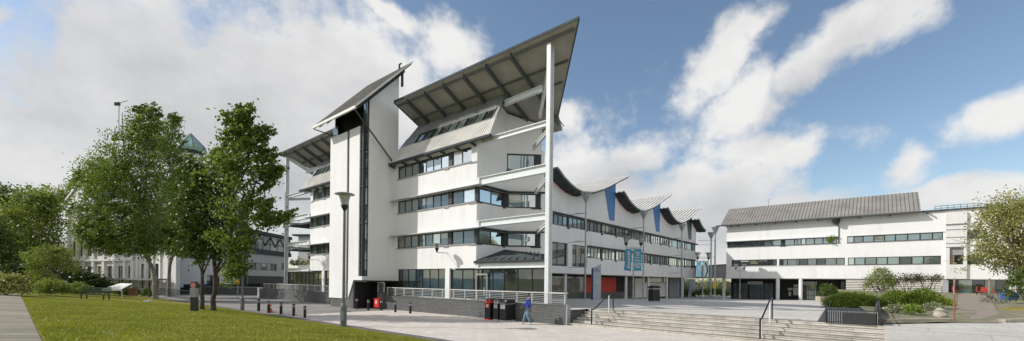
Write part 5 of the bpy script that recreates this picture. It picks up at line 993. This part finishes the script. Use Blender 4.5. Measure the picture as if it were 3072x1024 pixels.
# bench on the lawn
bp=lawn(284,899); k=bp.y/F; t=thing('park_bench','green wooden park bench with its back to the hedge','bench',tuple(bp)); w=38*k
def bx(name,c,h): q=MB(); q.box((bp.x+c[0],bp.y+c[1],bp.z+c[2]),h); return q.build(name,M['bench'],t)
q=MB()
for i in range(4): q.box((bp.x,bp.y-.2+i*.13,bp.z+.45),(w,.05,.018))
q.build('seat',M['bench'],t); q=MB()
for i in range(4): q.box((bp.x,bp.y+.30+i*.02,bp.z+.58+i*.13),(w,.018,.05))
q.build('backrest',M['bench'],t)
for sx in (-.88,.88):
    for sy in (-.2,.28): bx('leg',(sx*w,sy,.22),(.035,.035,.24))
    bx('armrest',(sx*w,.02,.66),(.03,.28,.025))
t=thing('awning','white awning on posts behind the bench bushes','awning',tuple(atY(358,880,44))); A=atY(328,868,44);B=atY(386,868,44); zt=atY(350,852,44).z; q=MB(); q.hexa([(A.x,43.2,A.z),(B.x,43.2,A.z),(B.x-.5,45,zt),(A.x+.2,45,zt),(A.x,43.2,A.z+.05),(B.x,43.2,A.z+.05),(B.x-.5,45,zt+.05),(A.x+.2,45,zt+.05)]); q.box(((A.x+B.x)/2,43.2,A.z-.06),((B.x-A.x)/2,.015,.055)); q.build('canopy',M['white'],t)
for x in (A.x+.05,B.x-.05): q=MB(); q.tube((x,43.3,-.3),(x,43.3,A.z),.04); q.build('post',M['steel'],t)
t=thing('slatted_screen','small red-brown slatted screen left of the pale trunks','screen',tuple(atY(398,885,45))); q=MB(); A=atY(385,882,45);B=atY(412,866,45)
for f in np.linspace(0,1,9): x=A.x+(B.x-A.x)*f; q.box((x,45,(A.z+B.z)/2-.1),(.05,.02,(B.z-A.z)/2+.1))
q.build('slats',M['woodred'],t); q=MB(); q.box(((A.x+B.x)/2,45.04,B.z-.1),((B.x-A.x)/2,.02,.04)); q.box(((A.x+B.x)/2,45.04,A.z+.15),((B.x-A.x)/2,.02,.04)); q.build('rails',M['woodred'],t)
# car behind the bushes
cp_=atY(72,842,60); cp_.z=.0; t=thing('parked_car','pale silver car parked behind the yellow bush','car',tuple(cp_)); FC=Fr((cp_.x,cp_.y),(1,0,0),(0,-1,0)); z0=.3
zc=atY(72,832,60).z-1.45; FCz=zc
body=[(-2.1,.35),(-2.15,.75),(-1.9,.95),(-1.1,1.0),(-.5,1.42),(.7,1.45),(1.5,1.0),(2.05,.9),(2.12,.4)]
q=MB(); q.prism([FC.pt(x,z+zc,.85) for x,z in body],(0,1.7,0)); q.build('body',M['carpaint'],t); q=MB(); q.prism([FC.pt(x,z+zc,.86) for x,z in ((-.95,1.02),(-.45,1.36),(.65,1.38),(1.3,1.02))],(0,-.01,0)); q.build('window',[GD],t)
for x in (-1.35,1.3): q=MB(); q.tube(FC.pt(x,.33+zc,.9),FC.pt(x,.33+zc,.68),.33,n=16); o=q.build('wheel',M['rubber'],t); q=MB(); q.tube(FC.pt(x,.33+zc,.91),FC.pt(x,.33+zc,.905),.2,n=12); q.build('rim',M['galv'],o)
q=MB(); q.box((cp_.x,cp_.y,zc/2+.0),(6,2.2,zc/2)); struct(q,'car_park',M['asph'])
bt=lawn(443,906); t=thing('litter','small white scrap lying on the grass by the pale trunk','litter',tuple(bt)); q=MB(); q.box((bt.x,bt.y,bt.z+.06),(.3,.1,.05),0,.4); q.box((bt.x+.15,bt.y,bt.z+.13),(.12,.09,.05),0,.9); q.build('scrap',M['whitep'],t)
# ------------------------------------------------------------------ garden on the right
gz_=lambda y: .93+.0205*max(0,y-20)
def gpt(px,py):
    r=ray(px,py); t=8
    while t<120:
        p=CAM+r*t
        if p.z<=gz_(p.y): return p
        t+=.05
    return p
Af=atz(2652,970,.93); Bf=atz(3300,958,.93); mb=MB(); n=14
for j in range(n+1):
    for i in range(n+1):
        f=i/n; g_=j/n; A=V((Af.x,Af.y,0)).lerp(V((Bf.x,Bf.y,0)),f); T=V((50,66,0)).lerp(V((95,40,0)),f); p=A.lerp(T,g_); mb.v.append((p.x,p.y,gz_(p.y)+random.uniform(-.03,.03)))
for j in range(n):
    for i in range(n): q=j*(n+1)+i; mb.f.append((q,q+1,q+n+2,q+n+1)); mb.m.append(0)
struct(mb,'garden_bed',M['gbed'])
rp=MB(); pts=[]
for (l,r) in (((2866,967),(3004,967)),((2870,930),(2990,930)),((2873,900),(2972,900)),((2876,883),(2958,883))): pts.append((gpt(*l),gpt(*r)))
for (l0,r0),(l1,r1) in zip(pts,pts[1:]): k0=-.03 if l0 is pts[0][0] else .05; rp.face([l0+V((0,0,k0)),r0+V((0,0,k0)),r1+V((0,0,.05)),l1+V((0,0,.05))])
struct(rp,'ramp_path',M['ramp'])
dk=MB(); P4=[atz(2452,964,.9),atz(2650,976,.9),atz(2640,918,1.0),atz(2490,906,1.0)]; dk.face([V((p.x,p.y,.90+(.12 if i>1 else 0))) for i,p in enumerate(P4)]); struct(dk,'dark_paving',M['darkpave'])
for (l,r,lab) in (((2650,968),(2862,966),'pale stone kerb along the flower bed left of the ramp path'),((3006,968),(3200,962),'pale stone kerb right of the ramp path')):
    q=MB(); A=atz(*l,.88);B=atz(*r,.88); q.beam(A+V((0,0,.08)),B+V((0,0,.08)),.25,.16); tag(q.build('kerb_stone',M['stoneb']),lab,'kerb',group='stone kerbs of the garden')
# low railing in front of the dark paving
t=thing('low_railing','low dark barred railing around the dark paving at the top of the steps','railing',tuple(atz(2560,970,.9))); A=atz(2478,967,.9);B=atz(2640,976,.9); Cc=atz(2636,925,1.0); Cc.z=1.0
hgt=38*A.y/F
q=MB(); q.tube(A+V((0,0,hgt)),B+V((0,0,hgt)),.02); q.tube(B+V((0,0,hgt)),Cc+V((0,0,hgt)),.02); q.tube(A+V((0,0,.06)),B+V((0,0,.06)),.015); q.build('rail',M['frame'],t); q=MB()
for f in np.linspace(0,1,24): c=A.lerp(B,f); q.tube(c,c+V((0,0,hgt)),.014,n=5)
for f in np.linspace(.02,1,40): c=B.lerp(Cc,f); q.tube(c,c+V((0,0,hgt)),.012,n=5)
q.build('bars',M['galv'],t)
for c in (A,B,Cc): q=MB(); q.tube(c,c+V((0,0,hgt+.08)),.03); q.build('post',M['frame'],t)
c=atz(2490,925,1.0); q=MB(); q.tube(c,c+V((0,0,.55)),.03); q.build('post',M['frame'],t)
q=MB(); o_=V((0,.1,0))
for P_,Q_ in ((A+V((.0,.1,0)),B+V((-.12,.1,0))),(B+V((-.1,.12,0)),Cc+V((-.1,0,0)))): q.beam(P_+V((0,0,hgt*.42)),Q_+V((0,0,hgt*.42)),.12,hgt*.84)
t=thing('planter_wall','low dark grey brick wall behind the barred railing at the top of the steps','wall',tuple(B)); q.build('brickwork',M['darkpave'],t)
# hedge dome, round shrubs, creepers
Yh=31.; p=atY(2565,908,Yh); p.z=.9; shrub('hedge','broad low domed hedge behind the dark paving',p,82*Yh/F,1.8,36*Yh/F,L5,420,34,.13,.055,cat='hedge',group='green shrubs of the garden',cz=.35)
for i,(x,y,w,h,Y,lab) in enumerate(((2692,912,40,27,30,'smaller round green shrub left of the big one'),(2767,916,52,35,28,'biggest round green shrub in the garden bed'),(2720,925,22,10,26,'low green plant at the foot of the round shrubs'),(2830,915,22,12,31,'small green plant right of the biggest round shrub'))):
    p=atY(x,y,Y); p.z=gz_(Y)-.05; shrub('round_shrub',lab,p,w*Y/F,w*Y/F*.8,h*1.25*Y/F,L5,240 if w>30 else 70,34,.11,.05,group='green shrubs of the garden')
for (x0,x1,y0,y1,dens,lab,Y) in ((2600,2700,815,872,120,'twiggy climber on the left of the slatted wall',57),(2690,2760,822,850,70,'twiggy climber in the middle of the slatted wall',56),(2745,2825,822,848,70,'twiggy climber near the right of the slatted wall',54)):
    t=thing('climber',lab,'climber',tuple(atY((x0+x1)/2,878,Y)),0,'climbers over the slatted wall'); cl=[]
    for k in range(dens):
        p=atY(random.uniform(x0,x1),random.triangular(y0,y1,(y0+y1)/2),Y+random.uniform(-.5,.5)); cl.append((p.x,p.y,p.z,1))
    leaves('foliage',cl,14,.2,.085,L7,t); st=MB(); r0=atY((x0+x1)/2,880,Y); r0.z=1.2
    for k in range(9): limb(st,r0,cl[k][:3],.05,.015,4,.4)
    st.build('stems',M['bark'],t,fix=False)
p=atY(2640,880,52); p.z=1.3; shrub('climber','loose light green shrub left of the middle climber at the wall foot',p,2.0,.8,2.4,L3,130,20,.25,.08,group='climbers over the slatted wall')
# drooping dark shrub by the entrance
p=atY(2482,890,44); p.z=.6; shrub('shrub','dark shrub in a pale planter by the entrance',p,1.0,.8,1.5,L2,90,26,.16,.07)
q=MB(); p=atY(2470,895,43.5); q.fbox(Fr((p.x,p.y),(1,0,0),(0,1,0)),-.6,.8,.5,1.35,-.4,.3); tag(q.build('planter',M['stoneb']),'pale stone planter at the plaza edge near the entrance','planter')
# rockery stones
for i in range(10):
    x=random.choice((2662,2672,2690,2700,2790,2805,2815,2825))+random.uniform(-8,8); y=random.uniform(925,955); p=gpt(x,y); r=random.uniform(.16,.34)
    bm=bmesh.new(); bmesh.ops.create_icosphere(bm,subdivisions=2,radius=r)
    for v in bm.verts: v.co*=1+random.uniform(-.22,.22)
    for v in bm.verts: v.co.z*=.7
    me=bpy.data.meshes.new('rock'); bm.to_mesh(me); bm.free(); me.materials.append(M['stoneb']); o=bpy.data.objects.new('rock',me); COL.objects.link(o); o.location=p+V((0,0,r*.3)); tag(o,'pale rough stone among the plants of the garden bed below the round shrubs','rock','rocks in the garden bed')
for (x,y,lab,mm) in ((2688,940,'low flowering plant between the stones on the left of the bed',L6),(2735,945,'low green plant in the middle front of the bed',L5),(2800,935,'low flowering plant between the stones on the right of the bed',L6)):
    p=gpt(x,y); shrub('bedding_plant',lab,p,.5,.4,.35,mm,40,20,.1,.045,cat='plant',group='bedding plants in the garden bed')
# posts at the ramp, chairs, tubs
pp=gpt(2862,965); t=thing('rusty_post','rust-orange post at the left edge of the ramp path','post',tuple(pp)); q=MB(); q.tube(pp,pp+V((0,0,1.25)),.028); q.build('shaft',plain('rusty_steel',(.26,.105,.05),.85),t); q=MB(); q.lathe(pp+V((0,0,1.25)),[(.035,0),(.05,.02),(.05,.05),(.02,.07)],10); q.build('cap',M['wood'],t)
t0=None
for i,(x,lab) in enumerate(((2868,'orange chair beside the rusty post'),(2938,'red chair left of the pair before the shop front'),(2952,'red chair right of the pair before the shop front'),(2985,'bright red chair nearest the right-hand tree'))):
    Y=50-i*.8; p=atY(x,884,Y); p.z=gz_(Y)
    if t0 is None:
        t=local('garden_chair',lab,'chair','red chairs before the shop front'); mm=plain('red_plastic',(.42,.04,.03),.6)
        for nme,c,h in (('seat',(0,0,.46),(.26,.26,.03)),('backrest',(0,.25,.78),(.26,.03,.28))): q=MB(); q.box(c,h); q.build(nme,mm,t)
        for sx in (-.22,.22):
            for sy in (-.22,.22): q=MB(); q.tube((sx,sy,0),(sx,sy,.44),.025,n=6); q.build('leg',M['frame'],t)
        place(t,p,.3,.9); t0=t
    else: dup(t0,p,random.uniform(-.8,.8),lab,.9)
Yb=40.; p=atY(3040,893,Yb); p.z=gz_(Yb); t=thing('storage_tub','blue storage tub beside the right-hand tree','tub',tuple(p)); q=MB(); q.prism([p+V((-.75,-.4,0)),p+V((.75,-.4,0)),p+V((.85,-.45,.6)),p+V((-.85,-.45,.6))],(0,.85,0)); q.build('body',plain('blue_plastic',(.02,.12,.42),.4),t); q=MB(); q.box((p.x,p.y,p.z+.64),(.9,.5,.035)); q.build('lid',plain('dark_blue_plastic',(.015,.08,.3),.4),t)
for (x,y,Y,lab) in ((2968,905,34,'low wire basket planter with dry stems right of the ramp path'),):
    p=atY(x,y,Y); p.z=gz_(Y); t=thing('wire_planter',lab,'planter',tuple(p)); q=MB()
    for f in np.linspace(-1,1,10): q.tube(p+V((f*1.1,-.3,0)),p+V((f*1.1,-.3,.8)),.015,n=4)
    for zq in (.1,.45,.8): q.tube(p+V((-1.1,-.3,zq)),p+V((1.1,-.3,zq)),.015,n=4)
    q.build('wire_frame',M['galv'],t); tag(t); _dp=leaves('dry_plants',blob_clusters([((p.x,p.y,p.z+.4),(1,.3,.45))],40),16,.12,.06,L7,t); _dp['kind']='stuff'
q=MB(); A=atz(3012,956,.95); hm=thing('grass_mound','low bright grassy mound right of the ramp path','mound',tuple(A)); 
mm=MB(); p=atY(3060,925,27); mm.lathe((p.x+.6,p.y,.98),[(1.7,0),(1.5,.12),(1.0,.24),(.5,.3),(.05,.32)],24); mm.build('turf',M['grass'],hm,smooth=True)
# slender plants on posts by the shopfront, awning
for (x,Y,lab) in ((2862,49,'thin support post of the shop front, left'),(2968,46,'thin support post of the shop front, right')):
    p=atY(x,880,Y); p.z=gz_(Y); q=MB(); q.tube(p,(p.x,p.y,atY(x,835,Y).z),.07,n=8); tag(q.build('support_post',M['wood']),'weathered '+lab,'post')
Yt=38.; p=atY(3062,900,Yt); p.z=gz_(Yt)
tree('birch_tree','pale yellow-green spring tree cut off by the right frame edge',p,[pb(3040,640,55,50,Yt),pb(2985,680,55,55,Yt),pb(3060,720,70,70,Yt),pb(2955,740,40,50,Yt),pb(3000,770,60,40,Yt),pb(3110,640,60,80,Yt),pb(3010,620,40,45,Yt),pb(3050,800,45,40,Yt),pb(2925,775,16,18,Yt),pb(2965,640,25,40,Yt),pb(3100,750,60,60,Yt)],L4,M['bark'],24,26,.33,.10,.13,.3)
p=atY(3080,885,34); p.z=gz_(34); shrub('bush','dark bush at the foot of the right-hand spring tree',p,1.3,.9,2.0,L2,110,24,.2,.08)
t=thing('wall_plant','dry plant hanging on the wall above the shop front','plant',tuple(atY(2885,812,52))); leaves('foliage',blob_clusters([pb(2888,808,22,9,51.5)],20),16,.22,.08,L6,t)
t=thing('window_plant','green plant spilling over the upper window beside the drainpipe','plant',tuple(FR.pt(-5.2,9.3,.2))); leaves('foliage',blob_clusters([(tuple(FR.pt(-5.2,9.45,.25)),(.75,.5,.55))],60),18,.2,.09,L5,t)
# shrubs and trees seen through the passage
for i,(x,w,h,Y,m_,lab) in enumerate(((2095,26,20,92,L6,'pale flowering bush left in the passage'),(2125,30,22,94,L6,'pale flowering bush in the middle of the passage'),(2165,30,24,93,L3,'green tree-like bush at the right of the passage'))):
    p=atY(x,850,Y); p.z=-.3; tree('flowering_bush',lab,p,[pb(x,853,w*.6,14,Y),pb(x-w*.4,858,w*.4,12,Y),pb(x+w*.4,858,w*.4,12,Y)],m_,M['bark'],10,24,.4,.16,.1,.4,'bushes seen through the passage',cat='bush')
p=atY(2135,876,88); p.z=-.3; shrub('hedge','clipped green hedge at the bottom of the passage',p,4.2,.8,1.3,L5,240,26,.22,.1,cat='hedge')
p=atY(2150,795,96); p.z=-.3
tree('broadleaf_tree','tree top peeping over the link bridge',p,[pb(2150,808,14,10,96)],L3,M['bark'],14,24,.4,.16,.1,.5)
q=MB(); A=atY(2040,880,110); q.box((A.x+12,110,1.2),(26,.3,1.7)); tag(q.build('boundary_wall',M['navy']),'dark blue boundary wall at the back of the passage','wall')
# ------------------------------------------------------------------ camera
cd=bpy.data.cameras.new('camera'); cd.sensor_width=36; cd.lens=36*F/3072; cd.shift_y=(CY-512)/3072; cd.clip_end=6000; cd.clip_start=.1
co=bpy.data.objects.new('camera',cd); COL.objects.link(co); sa,ca=math.sin(AL),math.cos(AL)
co.matrix_world=Matrix(((ca,-sa,0,0),(0,0,-1,0),(sa,ca,0,H),(0,0,0,1))); SC.camera=co
# ------------------------------------------------------------------ light and sky
SUN=V((-1.53,.0,1.10)).normalized()
ld=bpy.data.lights.new('sun','SUN'); ld.energy=3.9; ld.angle=math.radians(.5); ld.color=(1,.965,.915); lo=bpy.data.objects.new('sun',ld); COL.objects.link(lo); lo.rotation_euler=(-SUN).to_track_quat('-Z','Y').to_euler(); lo.location=(-60,0,60)
W=bpy.data.worlds.new('World'); SC.world=W; W.use_nodes=True; nt=W.node_tree; bgN=nt.nodes['Background']; bgN.inputs['Strength'].default_value=.1
sky=N(nt,'ShaderNodeTexSky',sky_type='NISHITA'); sky.sun_disc=False; sky.sun_elevation=math.asin(SUN.z); sky.sun_rotation=math.atan2(SUN.x,SUN.y); sky.air_density=1.0; sky.dust_density=.6; sky.ozone_density=1.6
tc=N(nt,'ShaderNodeTexCoord'); sx=N(nt,'ShaderNodeSeparateXYZ'); nt.links.new(tc.outputs['Generated'],sx.inputs[0])
def mth(op,x,y=None,clamp=False):
    m=N(nt,'ShaderNodeMath',operation=op,use_clamp=clamp)
    for i,q in enumerate((x,y)):
        if q is None: continue
        if isinstance(q,(int,float)): m.inputs[i].default_value=q
        else: nt.links.new(q,m.inputs[i])
    return m.outputs[0]
az=mth('ARCTAN2',sx.outputs[0],sx.outputs[1]); el=mth('ARCSINE',sx.outputs[2])
cb=N(nt,'ShaderNodeCombineXYZ'); nt.links.new(az,cb.inputs[0]); nt.links.new(el,cb.inputs[1]); AE=cb.outputs[0]
def ae(px,py):
    d=ray(px,py).normalized(); return math.atan2(d.x,d.y),math.asin(d.z)
wz_=noise(nt,AE,3.2,3,.5); wn=N(nt,'ShaderNodeTexNoise'); wn.inputs['Scale'].default_value=5.5; wn.inputs['Detail'].default_value=5; nt.links.new(AE,wn.inputs['Vector'])
ws=N(nt,'ShaderNodeVectorMath',operation='SUBTRACT'); nt.links.new(wn.outputs['Color'],ws.inputs[0]); ws.inputs[1].default_value=(.5,.5,.5)
wm=N(nt,'ShaderNodeVectorMath',operation='SCALE'); nt.links.new(ws.outputs[0],wm.inputs[0]); wm.inputs['Scale'].default_value=.13
wa=N(nt,'ShaderNodeVectorMath',operation='ADD'); nt.links.new(AE,wa.inputs[0]); nt.links.new(wm.outputs[0],wa.inputs[1]); WAE=wa.outputs[0]
def blob(px,py,rx,ry,ang=0,soft=1.0,vec=None):
    x,y=ae(px,py); x1,_=ae(px+rx,py); _,y1=ae(px,py-ry); sxr,syr=abs(x1-x),abs(y1-y)
    s=N(nt,'ShaderNodeVectorMath',operation='SUBTRACT'); nt.links.new(vec or WAE,s.inputs[0]); s.inputs[1].default_value=(x,y,0)
    r=N(nt,'ShaderNodeVectorRotate',rotation_type='Z_AXIS'); nt.links.new(s.outputs[0],r.inputs['Vector']); r.inputs['Angle'].default_value=-ang
    k=N(nt,'ShaderNodeVectorMath',operation='MULTIPLY'); nt.links.new(r.outputs[0],k.inputs[0]); k.inputs[1].default_value=(1/sxr,1/syr,0)
    l=N(nt,'ShaderNodeVectorMath',operation='LENGTH'); nt.links.new(k.outputs[0],l.inputs[0])
    m=N(nt,'ShaderNodeMapRange'); m.inputs['From Min'].default_value=1+.55*soft; m.inputs['From Max'].default_value=max(0,1-.75*soft); nt.links.new(l.outputs['Value'],m.inputs[0]); return m.outputs[0]
def addall(L):
    o=L[0]
    for x in L[1:]: o=mth('MAXIMUM',o,x)
    return o
R_=math.radians
bigc=addall([blob(640,430,560,470),blob(330,250,200,330,0,.6),blob(150,560,340,330),blob(950,200,330,240),blob(1150,330,300,200),blob(300,-150,250,250),blob(10,330,120,110,0,1.0),blob(-20,20,40,70,0,1.2),
 blob(2170,190,190,95,R_(34),1.1),blob(2270,100,90,70,R_(30),1.3),blob(2480,165,240,82,R_(34),1.1),blob(2230,320,140,85,R_(42),1.1),blob(2650,40,120,70,R_(40),1.7),
 blob(1880,475,200,80,R_(18)),blob(1760,560,230,190),blob(2080,590,300,115,0,.9),blob(2330,460,250,55,R_(-2),1.2),blob(2080,700,400,100),blob(2350,640,200,55,0,1.3),
 blob(2980,330,190,60,R_(28),1.6),blob(2720,520,60,70,R_(0),1.6),blob(2880,600,330,45,R_(8),1.0),blob(1185,20,90,35,R_(-30),1.6),blob(1370,130,90,110,R_(-30),1.5),blob(1680,350,80,60,0,1.6)])
fb=noise(nt,AE,4.2,9,.6,(1,1.3,1)); fb2=noise(nt,AE,12,8,.66)
dens=mth('ADD',mth('MULTIPLY',bigc,.95),mth('ADD',mth('MULTIPLY',mth('SUBTRACT',fb,.5),1.7),mth('MULTIPLY',mth('SUBTRACT',fb2,.5),1.0)))
mr=N(nt,'ShaderNodeMapRange',interpolation_type='SMOOTHSTEP'); bk=N(nt,'ShaderNodeMapRange'); bk.inputs['From Min'].default_value=.25; bk.inputs['From Max'].default_value=-.35; bk.inputs['To Max'].default_value=.62; nt.links.new(sx.outputs[1],bk.inputs[0]); dens=mth('ADD',dens,bk.outputs[0])  # extra unseen cloud cover behind the camera, added as fill light
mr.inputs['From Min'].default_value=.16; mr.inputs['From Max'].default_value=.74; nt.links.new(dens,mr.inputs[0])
# cloud brightness: white sunlit edges, grey thick cores
grey=addall([blob(620,380,420,330,0,1.6),blob(820,560,420,230,0,1.5),blob(300,720,250,90,0,1.6),blob(2150,680,430,90,0,1.6),blob(1850,560,150,60,0,1.6),blob(2400,300,180,45,R_(36),1.8)])
fn=noise(nt,AE,5,6,.55,(1,1.8,1))
gv=mth('ADD',mth('MULTIPLY',grey,.75),mth('MULTIPLY',mth('SUBTRACT',mth('ADD',mth('MULTIPLY',fn,.65),mth('MULTIPLY',fb2,.35)),.45),1.7),True)
cc=ramp(nt,gv,[(.0,(8.6,8.5,8.35)),(.5,(6.6,6.6,6.65)),(1,(4.9,4.95,5.15))])
lowb=N(nt,'ShaderNodeMapRange'); lowb.inputs['From Min'].default_value=.0; lowb.inputs['From Max'].default_value=.5; nt.links.new(el,lowb.inputs[0])
skc=mixc(nt,1.0,sky.outputs[0],(1.44,1.42,1.34),'MULTIPLY')
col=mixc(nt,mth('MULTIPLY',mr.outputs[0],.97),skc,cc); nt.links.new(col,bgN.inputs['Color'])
SC.view_settings.view_transform='Standard'; SC.view_settings.look='None'; SC.view_settings.gamma=1; SC.view_settings.exposure=.06; SC.view_settings.use_curve_mapping=False
SC.cycles.use_denoising=True; SC.cycles.max_bounces=6; SC.cycles.diffuse_bounces=3; SC.cycles.glossy_bounces=3; SC.cycles.transmission_bounces=3; SC.cycles.use_adaptive_sampling=True
